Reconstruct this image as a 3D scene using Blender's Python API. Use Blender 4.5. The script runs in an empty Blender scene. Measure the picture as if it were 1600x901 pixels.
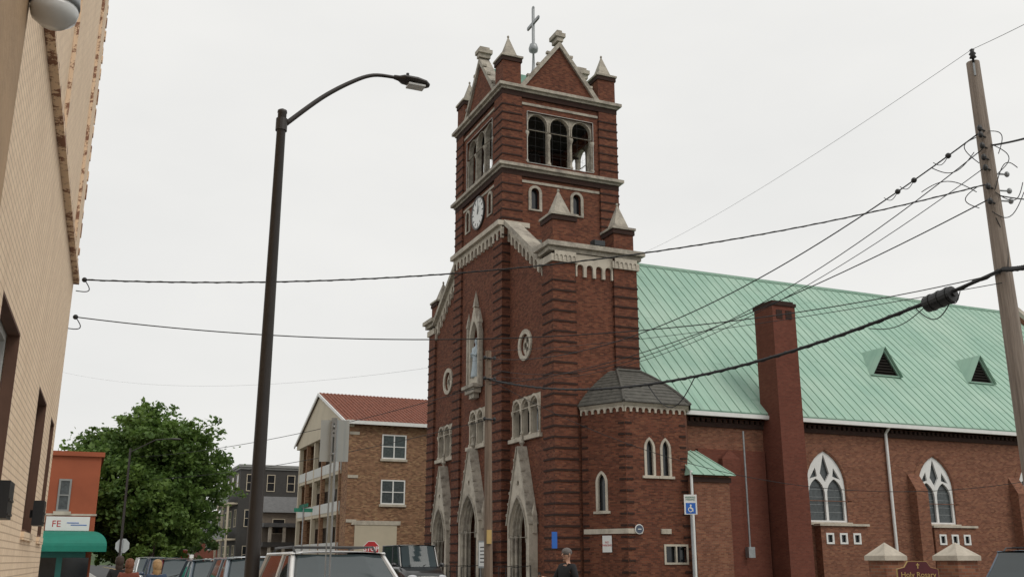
import bpy, bmesh, math, random
from mathutils import Vector, Matrix
from mathutils.geometry import tessellate_polygon
random.seed(7)
R=math.radians
COL=bpy.context.scene.collection
EYE=1.6
F0=1550.0
TH=math.atan(0.274); HD=R(23.24)
hx,hy=math.sin(HD),math.cos(HD); rx,ry=math.cos(HD),-math.sin(HD)
def ray(px,py):
    a=(px-800)/F0; b=(450.5-py)/F0
    f=math.cos(TH)-b*math.sin(TH); u=math.sin(TH)+b*math.cos(TH)
    return Vector((hx*f+rx*a, hy*f+ry*a, u)), f
def RX(px,py,X):
    v,_=ray(px,py); t=X/v.x; return (v.y*t, v.z*t+EYE)
def RY(px,py,Y):
    v,_=ray(px,py); t=Y/v.y; return (v.x*t, v.z*t+EYE)
def AT(px,py,d):
    v,f=ray(px,py); t=d/f; return Vector((v.x*t,v.y*t,v.z*t+EYE))
# ---------------------------------------------------------------- materials
def newmat(name):
    m=bpy.data.materials.new(name); m.use_nodes=True
    nt=m.node_tree; b=nt.nodes['Principled BSDF']
    return m,nt,b
def nd(nt,t,**k):
    n=nt.nodes.new(t)
    for a,v in k.items(): setattr(n,a,v)
    return n
def mixc(nt,fac,a,b,bt='MIX'):
    n=nt.nodes.new('ShaderNodeMix'); n.data_type='RGBA'; n.blend_type=bt
    for s,v in ((0,fac),(6,a),(7,b)):
        if hasattr(v,'is_linked') or hasattr(v,'links'): nt.links.new(v,n.inputs[s])
        else: n.inputs[s].default_value=v if s==0 else (*v[:3],1)
    return n.outputs[2]
def ramp(nt,src,p0,p1):
    r=nt.nodes.new('ShaderNodeMapRange'); nt.links.new(src,r.inputs[0])
    r.inputs[1].default_value=p0; r.inputs[2].default_value=p1
    return r.outputs[0]
def mul(nt,a,k):
    m=nd(nt,'ShaderNodeMath',operation='MULTIPLY'); nt.links.new(a,m.inputs[0]); m.inputs[1].default_value=k; return m.outputs[0]
def noise(nt,vec,scale,detail=4,rough=.6):
    n=nt.nodes.new('ShaderNodeTexNoise'); n.inputs['Scale'].default_value=scale
    n.inputs['Detail'].default_value=detail; n.inputs['Roughness'].default_value=rough
    if vec is not None: nt.links.new(vec,n.inputs['Vector'])
    return n.outputs['Fac']
def plain(name,c,rough=.6,metal=0,var=.25,scale=3,bump=0,c2=None,coat=0,spec=None):
    m,nt,b=newmat(name); tc=nd(nt,'ShaderNodeTexCoord')
    f=noise(nt,tc.outputs['Object'],scale)
    f=ramp(nt,f,.3,.7)
    c2=c2 or tuple(x*(1-var) for x in c)
    nt.links.new(mixc(nt,f,c,c2),b.inputs['Base Color'])
    b.inputs['Roughness'].default_value=rough; b.inputs['Metallic'].default_value=metal
    if coat: b.inputs['Coat Weight'].default_value=coat
    if spec is not None: b.inputs['Specular IOR Level'].default_value=spec
    if bump:
        bn=nd(nt,'ShaderNodeBump'); bn.inputs['Strength'].default_value=bump; bn.inputs['Distance'].default_value=.02
        nt.links.new(noise(nt,tc.outputs['Object'],scale*8),bn.inputs['Height']); nt.links.new(bn.outputs[0],b.inputs['Normal'])
    return m
def brick(name,c1,c2,mortar,dark=(.028,.017,.014),bw=.21,rh=.075,ms=.008,darkamt=.4,weather=.2,bump=.3,light=.18,pale=.25):
    m,nt,b=newmat(name); tc=nd(nt,'ShaderNodeTexCoord'); uv=tc.outputs['UV']
    t=nd(nt,'ShaderNodeTexBrick'); nt.links.new(uv,t.inputs['Vector'])
    t.inputs['Scale'].default_value=1; t.inputs['Brick Width'].default_value=bw; t.inputs['Row Height'].default_value=rh
    t.inputs['Mortar Size'].default_value=ms; t.inputs['Bias'].default_value=0
    t.inputs['Color1'].default_value=(*c1,1); t.inputs['Color2'].default_value=(*c2,1); t.inputs['Mortar'].default_value=(*mortar,1)
    t2=nd(nt,'ShaderNodeTexBrick'); mp=nd(nt,'ShaderNodeMapping'); nt.links.new(uv,mp.inputs[0]); nt.links.new(mp.outputs[0],t2.inputs['Vector'])
    mp.inputs['Location'].default_value=(bw*34,rh*58,0)
    t2.inputs['Scale'].default_value=1; t2.inputs['Brick Width'].default_value=bw; t2.inputs['Row Height'].default_value=rh; t2.inputs['Mortar Size'].default_value=0
    t2.inputs['Color1'].default_value=(0,0,0,1); t2.inputs['Color2'].default_value=(1,1,1,1)
    f=ramp(nt,t2.outputs['Color'],.6,.8)
    col=mixc(nt,mul(nt,f,darkamt),t.outputs['Color'],dark)
    f=ramp(nt,t2.outputs['Color'],.22,.1)
    col=mixc(nt,mul(nt,f,pale),col,(min(1,c1[0]*1.5),min(1,c1[1]*2.1),min(1,c1[2]*2.0)))
    mp2=nd(nt,'ShaderNodeMapping'); nt.links.new(uv,mp2.inputs[0]); mp2.inputs['Scale'].default_value=(.12,2.2,1)
    f=ramp(nt,noise(nt,mp2.outputs[0],1.0,4,.6),.45,.75)
    col=mixc(nt,mul(nt,f,.25),col,tuple(x*.5 for x in c1))
    n2=ramp(nt,noise(nt,uv,.3,6,.65),.4,.75)
    col=mixc(nt,mul(nt,n2,weather),col,tuple(x*.45 for x in c1))
    n3=ramp(nt,noise(nt,uv,2.2,3,.7),.52,.75)
    col=mixc(nt,mul(nt,n3,light),col,(min(1,c1[0]*1.4),min(1,c1[1]*1.6),min(1,c1[2]*1.6)))
    nt.links.new(col,b.inputs['Base Color']); b.inputs['Roughness'].default_value=.9
    b.inputs['Specular IOR Level'].default_value=.2
    bn=nd(nt,'ShaderNodeBump'); bn.inputs['Strength'].default_value=bump; bn.inputs['Distance'].default_value=.01; bn.invert=True
    nt.links.new(t.outputs['Fac'],bn.inputs['Height']); nt.links.new(bn.outputs[0],b.inputs['Normal'])
    return m
M={}
M['brick']=brick('church brick',(.200,.066,.037),(.125,.042,.026),(.12,.08,.06))
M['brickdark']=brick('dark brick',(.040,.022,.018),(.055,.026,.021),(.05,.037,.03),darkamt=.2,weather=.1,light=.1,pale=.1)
M['bricknave']=brick('nave brick',(.27,.108,.064),(.20,.076,.046),(.20,.145,.11),darkamt=.3)
M['brickred']=brick('red brick',(.185,.057,.038),(.145,.044,.030),(.14,.075,.055),weather=.3,darkamt=.12,light=.12,pale=.1)
M['brickbrown']=brick('orange brown brick',(.33,.175,.098),(.24,.12,.068),(.25,.19,.14),weather=.12,bw=.24,rh=.09,darkamt=.4,pale=.3)
def cream():
    m,nt,b=newmat('cream painted brick'); tc=nd(nt,'ShaderNodeTexCoord'); uv=tc.outputs['UV']
    t=nd(nt,'ShaderNodeTexBrick'); nt.links.new(uv,t.inputs['Vector'])
    t.inputs['Scale'].default_value=1; t.inputs['Brick Width'].default_value=.22; t.inputs['Row Height'].default_value=.075; t.inputs['Mortar Size'].default_value=.007
    t.inputs['Color1'].default_value=(.86,.67,.475,1); t.inputs['Color2'].default_value=(.80,.61,.43,1); t.inputs['Mortar'].default_value=(.56,.41,.28,1)
    pe=ramp(nt,noise(nt,uv,2.2,8,.75),.68,.70)
    col=mixc(nt,pe,t.outputs['Color'],(.36,.2,.13))
    st=nd(nt,'ShaderNodeMapping'); nt.links.new(uv,st.inputs[0]); st.inputs['Scale'].default_value=(1.2,.35,1)
    g=ramp(nt,noise(nt,st.outputs[0],1.2,5),.45,.85)
    col=mixc(nt,mul(nt,g,.5),col,(.52,.37,.24))
    nt.links.new(col,b.inputs['Base Color']); b.inputs['Roughness'].default_value=.75
    bn=nd(nt,'ShaderNodeBump'); bn.inputs['Strength'].default_value=.7; bn.inputs['Distance'].default_value=.015; bn.invert=True
    nt.links.new(t.outputs['Fac'],bn.inputs['Height']); nt.links.new(bn.outputs[0],b.inputs['Normal'])
    return m
M['cream']=cream()
def peel():
    m,nt,b=newmat('flaking cream paint'); tc=nd(nt,'ShaderNodeTexCoord')
    f=ramp(nt,noise(nt,tc.outputs['Object'],4,8,.8),.50,.52)
    nt.links.new(mixc(nt,f,(.76,.58,.41),(.24,.12,.075)),b.inputs['Base Color']); b.inputs['Roughness'].default_value=.85
    return m
M['peel']=peel()
M['ochre']=plain('shaded ochre pier',(.44,.29,.165),.8,var=.3,scale=1.5,bump=.4)  # near pilaster: the shade on its face is put into this darker colour
def stone():
    m,nt,b=newmat('weathered limestone'); tc=nd(nt,'ShaderNodeTexCoord')
    f=ramp(nt,noise(nt,tc.outputs['Object'],1.3,8,.75),.42,.68)
    col=mixc(nt,f,(.45,.41,.34),(.19,.165,.14))
    f2=ramp(nt,noise(nt,tc.outputs['Object'],7,4,.6),.5,.8)
    col=mixc(nt,mul(nt,f2,.4),col,(.10,.09,.08))
    nt.links.new(col,b.inputs['Base Color']); b.inputs['Roughness'].default_value=.9
    bn=nd(nt,'ShaderNodeBump'); bn.inputs['Strength'].default_value=.4; bn.inputs['Distance'].default_value=.03
    nt.links.new(noise(nt,tc.outputs['Object'],9,5),bn.inputs['Height']); nt.links.new(bn.outputs[0],b.inputs['Normal'])
    return m
M['stone']=stone()
def stone2():
    m,nt,b=newmat('pale limestone'); tc=nd(nt,'ShaderNodeTexCoord')
    f=ramp(nt,noise(nt,tc.outputs['Object'],1.1,8,.7),.45,.72)
    col=mixc(nt,f,(.52,.47,.39),(.26,.225,.18))
    nt.links.new(col,b.inputs['Base Color']); b.inputs['Roughness'].default_value=.88
    return m
M['stonelight']=stone2()
def patina():
    m,nt,b=newmat('green copper patina'); tc=nd(nt,'ShaderNodeTexCoord')
    mp=nd(nt,'ShaderNodeMapping'); nt.links.new(tc.outputs['UV'],mp.inputs[0]); mp.inputs['Scale'].default_value=(1.6,.12,1)
    f=ramp(nt,noise(nt,mp.outputs[0],1.1,6,.65),.35,.7)
    col=mixc(nt,f,(.31,.485,.385),(.235,.39,.31))
    f2=ramp(nt,noise(nt,tc.outputs['UV'],.2,5,.6),.42,.68)
    col=mixc(nt,mul(nt,f2,.7),col,(.41,.55,.45))
    mp3=nd(nt,'ShaderNodeMapping'); nt.links.new(tc.outputs['UV'],mp3.inputs[0]); mp3.inputs['Scale'].default_value=(6,.22,1)
    f3=ramp(nt,noise(nt,mp3.outputs[0],1.0,5,.65),.54,.74)
    col=mixc(nt,mul(nt,f3,.5),col,(.20,.27,.215))
    nt.links.new(col,b.inputs['Base Color']); b.inputs['Roughness'].default_value=.7
    return m
M['patina']=patina()
M['patinadark']=plain('seam patina',(.15,.30,.23),.7,var=.4,scale=2)
M['slate']=plain('grey slate tile',(.105,.10,.085),.75,var=.5,scale=4,bump=.5)
M['glass']=plain('dark window glass',(.02,.024,.028),.08,var=.3,spec=.6)
M['leaded']=plain('leaded glass',(.09,.105,.11),.25,var=.5,scale=6)
M['black']=plain('black paint',(.015,.015,.016),.45)
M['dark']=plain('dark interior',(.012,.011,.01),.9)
M['bronze']=plain('dark bronze paint',(.030,.024,.021),.45,var=.3)
M['galv']=plain('galvanised steel',(.36,.38,.39),.45,metal=.4,var=.3,scale=8)
M['alu']=plain('aluminium sheet',(.44,.47,.465),.45,metal=.1,var=.1,scale=2)
M['white']=plain('white paint',(.78,.78,.76),.5,var=.1)
M['whiteframe']=plain('weathered white frame',(.58,.58,.55),.6,var=.15)
M['asphalt']=plain('asphalt',(.055,.055,.056),.9,var=.35,scale=1.2,bump=.4)
M['concrete']=plain('concrete paving',(.33,.32,.30),.9,var=.25,scale=.8,bump=.2)
M['kerb']=plain('kerb concrete',(.38,.37,.34),.9,var=.3)
M['ground']=plain('dry grass ground',(.07,.085,.04),.95,var=.4,scale=.3)
M['yellow']=plain('yellow road paint',(.55,.38,.05),.7)
M['paint']=plain('white road paint',(.7,.7,.68),.7)
def wood(name,c1,c2):
    m,nt,b=newmat(name); tc=nd(nt,'ShaderNodeTexCoord'); mp=nd(nt,'ShaderNodeMapping')
    nt.links.new(tc.outputs['Object'],mp.inputs[0]); mp.inputs['Scale'].default_value=(14,14,.5)
    f=ramp(nt,noise(nt,mp.outputs[0],1.5,6,.7),.3,.7)
    nt.links.new(mixc(nt,f,c1,c2),b.inputs['Base Color']); b.inputs['Roughness'].default_value=.9
    bn=nd(nt,'ShaderNodeBump'); bn.inputs['Strength'].default_value=.6; bn.inputs['Distance'].default_value=.02
    nt.links.new(f,bn.inputs['Height']); nt.links.new(bn.outputs[0],b.inputs['Normal']); return m
M['pole']=wood('weathered pole wood',(.37,.31,.26),(.17,.135,.11))
M['poledark']=wood('brown pole wood',(.26,.19,.14),(.12,.085,.06))
M['bark']=wood('tree bark',(.10,.075,.055),(.04,.03,.024))
M['door']=wood('dark wood door',(.05,.025,.018),(.025,.014,.01))
M['wire']=plain('cable rubber',(.012,.012,.013),.6)
M['orange']=plain('orange rendered wall',(.36,.095,.042),.85,var=.2,scale=.7)
M['awning']=plain('green awning canvas',(.006,.20,.14),.7,var=.15)
M['teal']=plain('teal shopfront paint',(.03,.22,.19),.5,var=.2)
M['siding']=plain('dark slate siding',(.055,.052,.048),.8,var=.25)
M['greysiding']=plain('pale grey siding',(.27,.275,.265),.8,var=.15)
M['tansiding']=plain('tan brown siding',(.20,.165,.13),.8,var=.25)
M['creamwall']=plain('cream siding',(.56,.49,.37),.8,var=.15,scale=.6)
M['redtile']=plain('red roof tile',(.25,.083,.048),.85,var=.4,scale=2.5,bump=.5)
M['roofgrey']=plain('grey shingle',(.13,.13,.13),.9,var=.3)
M['red']=plain('sign red',(.45,.02,.025),.5,var=.1)
M['signwhite']=plain('sign white',(.75,.75,.73),.5,var=.06)
M['blue']=plain('sign blue',(.02,.13,.50),.5,var=.1)
M['green']=plain('sign green',(.01,.18,.11),.5,var=.1)
M['maroon']=plain('maroon sign board',(.09,.008,.014),.5,var=.2)
M['gold']=plain('gold lettering',(.50,.34,.12),.5,var=.1)
M['skin']=plain('skin',(.45,.25,.17),.6,var=.1)
M['haird']=plain('brown hair',(.05,.028,.018),.7,var=.5,scale=30)
M['hairg']=plain('auburn hair',(.22,.08,.035),.65,var=.5,scale=30)
M['hairb']=plain('blonde hair',(.48,.30,.14),.65,var=.4,scale=30)
M['hairgrey']=plain('grey hair',(.16,.14,.13),.7,var=.4,scale=30)
M['clothd']=plain('black cloth',(.018,.018,.02),.9)
M['clothb']=plain('denim cloth',(.05,.08,.14),.9)
M['clothr']=plain('rust cloth',(.22,.06,.04),.9)
M['rubber']=plain('tyre rubber',(.015,.015,.015),.8)
M['rim']=plain('alloy rim',(.45,.46,.47),.35,metal=.8)
M['lampglass']=plain('frosted glass',(.62,.63,.62),.25,var=.15)
M['headlight']=plain('clear lamp lens',(.6,.62,.64),.12,var=.1)
M['tail']=plain('red tail lens',(.4,.01,.012),.2,var=.1)
M['brownflake']=plain('flaking brown paint',(.14,.07,.045),.8)
def carpaint(n,c): return plain(n,c,.3,var=.05,scale=1,coat=.6)
M['cwhite']=carpaint('white car paint',(.75,.76,.76)); M['csilver']=carpaint('silver blue car paint',(.20,.24,.28))
M['cblue']=carpaint('dark blue car paint',(.03,.05,.09)); M['cblack']=carpaint('black car paint',(.014,.014,.015))
M['cgrey']=carpaint('slate grey car paint',(.06,.085,.11)); M['cred']=carpaint('maroon car paint',(.12,.015,.015)); M['csteel']=carpaint('steel blue car paint',(.055,.095,.15))
def cglass(nm,sp):
    m,nt,b=newmat(nm); b.inputs['Base Color'].default_value=(.035,.05,.055,1); b.inputs['Roughness'].default_value=.05
    b.inputs['Specular IOR Level'].default_value=sp
    return m
M['carglass']=cglass('car glass',.8); M['carglassdark']=cglass('tinted car glass',.2)
def leafmat(name,c1,c2,c3):
    m,nt,b=newmat(name); g=nd(nt,'ShaderNodeNewGeometry'); tc=nd(nt,'ShaderNodeTexCoord')
    col=mixc(nt,g.outputs['Random Per Island'],c1,c2)
    f=ramp(nt,noise(nt,tc.outputs['Object'],.55,3),.42,.68)
    col=mixc(nt,f,col,c3)
    nt.links.new(col,b.inputs['Base Color']); b.inputs['Roughness'].default_value=.6
    tr=nd(nt,'ShaderNodeBsdfTranslucent'); nt.links.new(col,tr.inputs[0]); ms=nd(nt,'ShaderNodeMixShader'); ms.inputs[0].default_value=.35
    nt.links.new(b.outputs[0],ms.inputs[1]); nt.links.new(tr.outputs[0],ms.inputs[2])
    nt.links.new(ms.outputs[0],nt.nodes['Material Output'].inputs[0]); return m
M['leaf']=leafmat('maple leaves',(.12,.205,.042),(.07,.14,.028),(.17,.27,.058))
M['leafl']=leafmat('light leaves',(.16,.25,.05),(.10,.18,.035),(.2,.3,.07))
M['leafd']=leafmat('dark leaves',(.06,.11,.03),(.04,.08,.02),(.10,.16,.045))
# ---------------------------------------------------------------- mesh helpers
ORG={}
class Fr:
    def __init__(s,o,U,N,V=(0,0,1)):
        s.o=Vector(o);s.U=Vector(U).normalized();s.N=Vector(N).normalized();s.V=Vector(V).normalized()
    def p(s,u,v,d=0): return s.o+s.U*u+s.V*v+s.N*d
def FX(X): return Fr((X,0,0),(0,1,0),(-1,0,0))
def FY(Y): return Fr((0,Y,0),(1,0,0),(0,-1,0))
class MB:
    def __init__(s): s.v=[];s.f=[]
    def add(s,vs,fs):
        k=len(s.v); s.v+= [Vector(a) for a in vs]; s.f+=[tuple(i+k for i in f) for f in fs]; return s
    def box(s,x0,x1,y0,y1,z0,z1):
        return s.add([(x0,y0,z0),(x1,y0,z0),(x1,y1,z0),(x0,y1,z0),(x0,y0,z1),(x1,y0,z1),(x1,y1,z1),(x0,y1,z1)],
         [(3,2,1,0),(4,5,6,7),(0,1,5,4),(1,2,6,5),(2,3,7,6),(3,0,4,7)])
    def fbox(s,F,u0,u1,v0,v1,d0,d1):
        P=[F.p(u,v,d) for d in (d0,d1) for (u,v) in ((u0,v0),(u1,v0),(u1,v1),(u0,v1))]
        return s.add(P,[(3,2,1,0),(4,5,6,7),(0,1,5,4),(1,2,6,5),(2,3,7,6),(3,0,4,7)])
    def slab(s,F,outer,holes=(),d0=0,d1=-.3,back=True):
        loops=[outer]+list(holes)
        flat=[p for l in loops for p in l]
        tris=tessellate_polygon([[Vector((a,b,0)) for a,b in l] for l in loops])
        n=len(flat)
        V=[F.p(a,b,d0) for a,b in flat]+[F.p(a,b,d1) for a,b in flat]
        fs=[tuple(t) for t in tris]
        if back: fs+=[(t[2]+n,t[1]+n,t[0]+n) for t in tris]
        k=0
        for l in loops:
            m=len(l)
            for i in range(m):
                a=k+i;b=k+(i+1)%m; fs.append((a,b,b+n,a+n))
            k+=m
        return s.add(V,fs)
    def pyr(s,x,y,z,w,h,w2=None):
        w2=w2 or w
        return s.add([(x-w/2,y-w2/2,z),(x+w/2,y-w2/2,z),(x+w/2,y+w2/2,z),(x-w/2,y+w2/2,z),(x,y,z+h)],[(3,2,1,0),(0,1,4),(1,2,4),(2,3,4),(3,0,4)])
    def tube(s,pts,r,n=8,cap=True):
        pts=[Vector(p) for p in pts]; rs=r if isinstance(r,(list,tuple)) else [r]*len(pts)
        k=len(s.v); N=len(pts); prev=None
        for i,p in enumerate(pts):
            t=(pts[min(i+1,N-1)]-pts[max(i-1,0)])
            if t.length<1e-9: t=Vector((0,0,1))
            t.normalize()
            if prev is None:
                a=Vector((0,0,1)) if abs(t.z)<.9 else Vector((1,0,0)); x=t.cross(a).normalized()
            else: x=(prev-t*prev.dot(t)).normalized()
            prev=x; y=t.cross(x)
            for j in range(n):
                an=2*math.pi*j/n; s.v.append(p+(x*math.cos(an)+y*math.sin(an))*rs[i])
        for i in range(N-1):
            for j in range(n):
                j2=(j+1)%n; s.f.append((k+i*n+j,k+i*n+j2,k+(i+1)*n+j2,k+(i+1)*n+j))
        if cap:
            s.f.append(tuple(k+j for j in range(n))[::-1]); s.f.append(tuple(k+(N-1)*n+j for j in range(n)))
        return s
    def lathe(s,x,y,prof,n=16):
        return s.tube([(x,y,z) for r,z in prof],[max(r,.001) for r,z in prof],n)
    def ell(s,c,r,nu=14,nv=9):
        k=len(s.v); c=Vector(c)
        for i in range(nv+1):
            ph=math.pi*i/nv
            for j in range(nu):
                a=2*math.pi*j/nu; s.v.append(c+Vector((r[0]*math.sin(ph)*math.cos(a),r[1]*math.sin(ph)*math.sin(a),r[2]*math.cos(ph))))
        for i in range(nv):
            for j in range(nu):
                s.f.append((k+i*nu+j,k+(i+1)*nu+j,k+(i+1)*nu+(j+1)%nu,k+i*nu+(j+1)%nu))
        return s
    def build(s,name,mat,parent=None,smooth=False,label=None,recalc=True):
        o0=Vector((0,0,0)); p=parent
        if p is not None: o0=ORG.get(p.name,Vector((0,0,0)))
        me=bpy.data.meshes.new(name)
        me.from_pydata([tuple(v-o0) for v in s.v],[],s.f)
        if recalc:
            bm=bmesh.new(); bm.from_mesh(me); bmesh.ops.recalc_face_normals(bm,faces=bm.faces); bm.to_mesh(me); bm.free()
        uvl=me.uv_layers.new(name='UVMap'); data=uvl.data; vs=me.vertices
        for poly in me.polygons:
            n=poly.normal
            if abs(n.z)>.999: t=Vector((1,0,0));bt=Vector((0,1,0))
            else:
                t=Vector((-n.y,n.x,0)).normalized(); bt=n.cross(t)
                if bt.z<0: bt=-bt
                if abs(t.x)>abs(t.y):
                    if t.x<0: t=-t
                elif t.y<0: t=-t
            for li in poly.loop_indices:
                co=vs[me.loops[li].vertex_index].co+o0
                data[li].uv=(co.dot(t),co.dot(bt))
        me.materials.append(M[mat] if isinstance(mat,str) else mat)
        if smooth:
            for poly in me.polygons: poly.use_smooth=True
        o=bpy.data.objects.new(name,me); COL.objects.link(o)
        if parent is not None: o.parent=parent; ORG[o.name]=o0
        if label: o['label']=label
        return o
def tag(o,label=None,cat=None,group=None,kind=None):
    if label:o['label']=label
    if cat:o['category']=cat
    if group:o['group']=group
    if kind:o['kind']=kind
    return o
def thing(name,label,cat,loc=(0,0,0),group=None):
    o=bpy.data.objects.new(name,None); COL.objects.link(o); o.location=loc; o.empty_display_size=.3
    ORG[o.name]=Vector(loc); return tag(o,label,cat,group)
def struct(name,mb,mat): return tag(mb.build(name,mat),kind='structure')
def rarch(c,z0,w,h,n=8):
    s=z0+h-w/2; P=[(c-w/2,z0),(c+w/2,z0)]
    for i in range(n+1):
        a=math.pi*i/n; P.append((c+w/2*math.cos(a),s+w/2*math.sin(a)))
    return P
def parch(c,z0,w,h,hs,n=6):
    a=w/2;r=h-hs;Rr=(a*a+r*r)/(2*a)
    A=math.atan2(r,-(a-Rr))
    P=[(c-a,z0),(c+a,z0)]
    for i in range(n+1):
        t=A*i/n; P.append((c+a-Rr+Rr*math.cos(t),z0+hs+Rr*math.sin(t)))
    for i in range(n-1,-1,-1):
        t=A*i/n; P.append((c-a+Rr-Rr*math.cos(t),z0+hs+Rr*math.sin(t)))
    return P
def circ(c,z,r,n=20): return [(c+r*math.cos(2*math.pi*i/n),z+r*math.sin(2*math.pi*i/n)) for i in range(n)]
def rect(a,b,c,d): return [(a,c),(b,c),(b,d),(a,d)]
def arcade(u0,z0,u1,z1,h,n,seg=5):
    P=[(u1,z1),(u0,z0)]; cw=(u1-u0)/n; sl=(z1-z0)/(u1-u0)
    zt=lambda u:z0+(u-u0)*sl
    for i in range(n):
        a=u0+i*cw; l=.16*cw; rr=(cw-2*l)/2
        P.append((a,zt(a)-h)); P.append((a+l,zt(a+l)-h))
        for k in range(seg+1):
            t=math.pi*(1-k/seg); uu=a+cw/2+rr*math.cos(t); P.append((uu,zt(uu)-h*.58+rr*.9*math.sin(t)))
        P.append((a+cw-l,zt(a+cw-l)-h))
    P.append((u1,z1-h)); return P
def textmesh(name,body,size,F,u,v,d,mat,parent,bold=.0):
    cu=bpy.data.curves.new(name,'FONT'); cu.body=body; cu.size=size; cu.align_x='CENTER'; cu.align_y='CENTER'; cu.extrude=.004; cu.offset=bold
    o=bpy.data.objects.new('tmp',cu); COL.objects.link(o)
    dg=bpy.context.evaluated_depsgraph_get(); me=bpy.data.meshes.new_from_object(o.evaluated_get(dg))
    mb=MB(); mb.v=[F.p(u+q.co.x,v+q.co.y,d+q.co.z) for q in me.vertices]; mb.f=[tuple(p.vertices) for p in me.polygons]
    bpy.data.objects.remove(o); 
    return mb.build(name,mat,parent)
# ---------------------------------------------------------------- camera, world, sun
cam=bpy.data.cameras.new('camera'); co=bpy.data.objects.new('camera',cam); COL.objects.link(co)
co.location=(0,0,EYE); co.rotation_euler=(math.pi/2+TH,0,-HD); cam.sensor_width=36; cam.lens=36*F0/1600; cam.clip_end=6000; cam.clip_start=.05
bpy.context.scene.camera=co
w=bpy.data.worlds.new('World'); bpy.context.scene.world=w; w.use_nodes=True; nt=w.node_tree
bg=nt.nodes['Background']; sky=nt.nodes.new('ShaderNodeTexSky'); sky.sky_type='NISHITA'; sky.sun_disc=False
AZ=148; EL=52
sky.sun_elevation=R(EL); sky.sun_rotation=R(AZ); sky.dust_density=4
tc=nt.nodes.new('ShaderNodeTexCoord'); mp=nt.nodes.new('ShaderNodeMapping'); nt.links.new(tc.outputs['Generated'],mp.inputs[0]); mp.inputs['Scale'].default_value=(1,1,2.6)
nf=ramp(nt,noise(nt,mp.outputs[0],1.8,5,.5),.3,.72)
cl=mixc(nt,nf,(9.4,9.3,9.0),(8.1,8.1,7.95))
nt.links.new(mixc(nt,.96,sky.outputs[0],cl),bg.inputs[0]); bg.inputs[1].default_value=.1
sl=bpy.data.lights.new('sun','SUN'); sl.energy=1.1; sl.angle=R(25); sl.color=(1,.95,.88); so=bpy.data.objects.new('sun',sl); COL.objects.link(so)
sdir=Vector((math.sin(R(AZ))*math.cos(R(EL)),math.cos(R(AZ))*math.cos(R(EL)),math.sin(R(EL)))); so.rotation_euler=sdir.to_track_quat('Z','Y').to_euler()
sc=bpy.context.scene; sc.view_settings.view_transform='Standard'; sc.view_settings.look='None'; sc.view_settings.exposure=0
# ---------------------------------------------------------------- setting
struct('ground',MB().add([(-1500,-800,0),(1500,-800,0),(1500,2500,0),(-1500,2500,0)],[(0,1,2,3)]),'ground')
def sheet(z,*rs):
    m=MB()
    for (x0,x1,y0,y1) in rs: m.add([(x0,y0,z),(x1,y0,z),(x1,y1,z),(x0,y1,z)],[(0,1,2,3)])
    return m
struct('street',sheet(.004,(2.4,14,-60,600)),'asphalt')
struct('cross_street',sheet(.008,(-80,100,24,34)),'asphalt')
struct('street_marking',sheet(.012,(8.1,8.22,-60,23),(8.32,8.44,-60,23),(8.1,8.22,36,300),(8.32,8.44,36,300)),'yellow')
struct('crosswalk_marking',sheet(.016,*[(3+i*1.1,3.6+i*1.1,20.5,23.2) for i in range(10)]),'paint')
sw=MB(); sw.box(-40,2.2,-20,23.8,0,.13); sw.box(-40,2.2,34.2,200,0,.13); struct('sidewalk_near',sw,'concrete')
kb=MB(); kb.box(2.203,2.4,-20,23.8,0,.145); kb.box(2.203,2.4,34.2,200,0,.145); kb.box(14,14.197,34.2,200,0,.145); kb.box(14,14.197,-20,23.8,0,.145); struct('kerb',kb,'kerb')
sw=MB(); sw.box(14.2,22,34.2,200,0,.13); sw.box(14.2,60,-20,23.8,0,.13); struct('sidewalk_far',sw,'concrete')
hm=MB()
for i in range(61):
    a=R(-32+i*1.6); rr=420
    for (q,h) in ((0,0),(60,14+10*math.sin(i*.5)+6*math.sin(i*1.31)),(150,28+10*math.sin(i*.37+1)+7*math.sin(i*.9))):
        hm.v.append(Vector(((rr+q)*math.sin(a),(rr+q)*math.cos(a),h-.5)))
for i in range(60):
    for j in range(2):
        k=i*3+j; hm.f.append((k,k+3,k+4,k+1))
struct('hills',hm,'leafd')
# ---------------------------------------------------------------- CHURCH
CY=56.65; XT=22.0; XA=22.4; T0,T1=52.6,60.7; TX1=29.9; S0,S1=46.4,66.9; BX=27.4
ch=thing('church','tall red brick church with square clock tower and green copper nave roof','church',(22,46,0))
B=lambda mb,n,m,p=ch,**k: mb.build(n,m,p,**k)
zt=30.3
tf=FX(XT); ts=FY(T0)
BZ0,BZ1=25.55,29.05
bel_f=rect(CY-2.3,CY+2.3,BZ0,BZ1)
TXc=(XT+TX1)/2
bel_s=rect(TXc-2.35,TXc+2.35,BZ0,BZ1)
m=MB()
niche=parch(CY,12.5,1.3,3.6,2.3)
cwin=rect(CY-1.35,CY+1.35,8.35,10.6)
cport=parch(CY,0.0,2.7,5.4,3.3)
m.slab(tf,rect(T0+.05,T1-.05,0,zt),[bel_f,niche,cwin,cport,rarch(CY-1.95,22.6,.5,1.35),rarch(CY+1.95,22.6,.5,1.35)],0,-.55)
sw1=RY(836,308,T0)[0]; sw2=RY(901,320,T0)[0]
m.slab(ts,rect(XT+.6,TX1-.05,0,zt),[bel_s,rarch(sw1,22.5,.55,1.4),rarch(sw2,22.5,.55,1.4)],0,-.55)
m.slab(FX(TX1),rect(T0+.6,T1-.6,0,zt),[bel_f],0,.55)
m.slab(FY(T1),rect(XT+.6,TX1-.05,0,zt),[bel_s],0,.55)
tower=B(m,'tower_wall','brick')
m=MB(); m.box(XT+.6,TX1-.6,T0+.6,T1-.6,24.6,24.9); B(m,'belfry_floor','dark')
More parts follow.
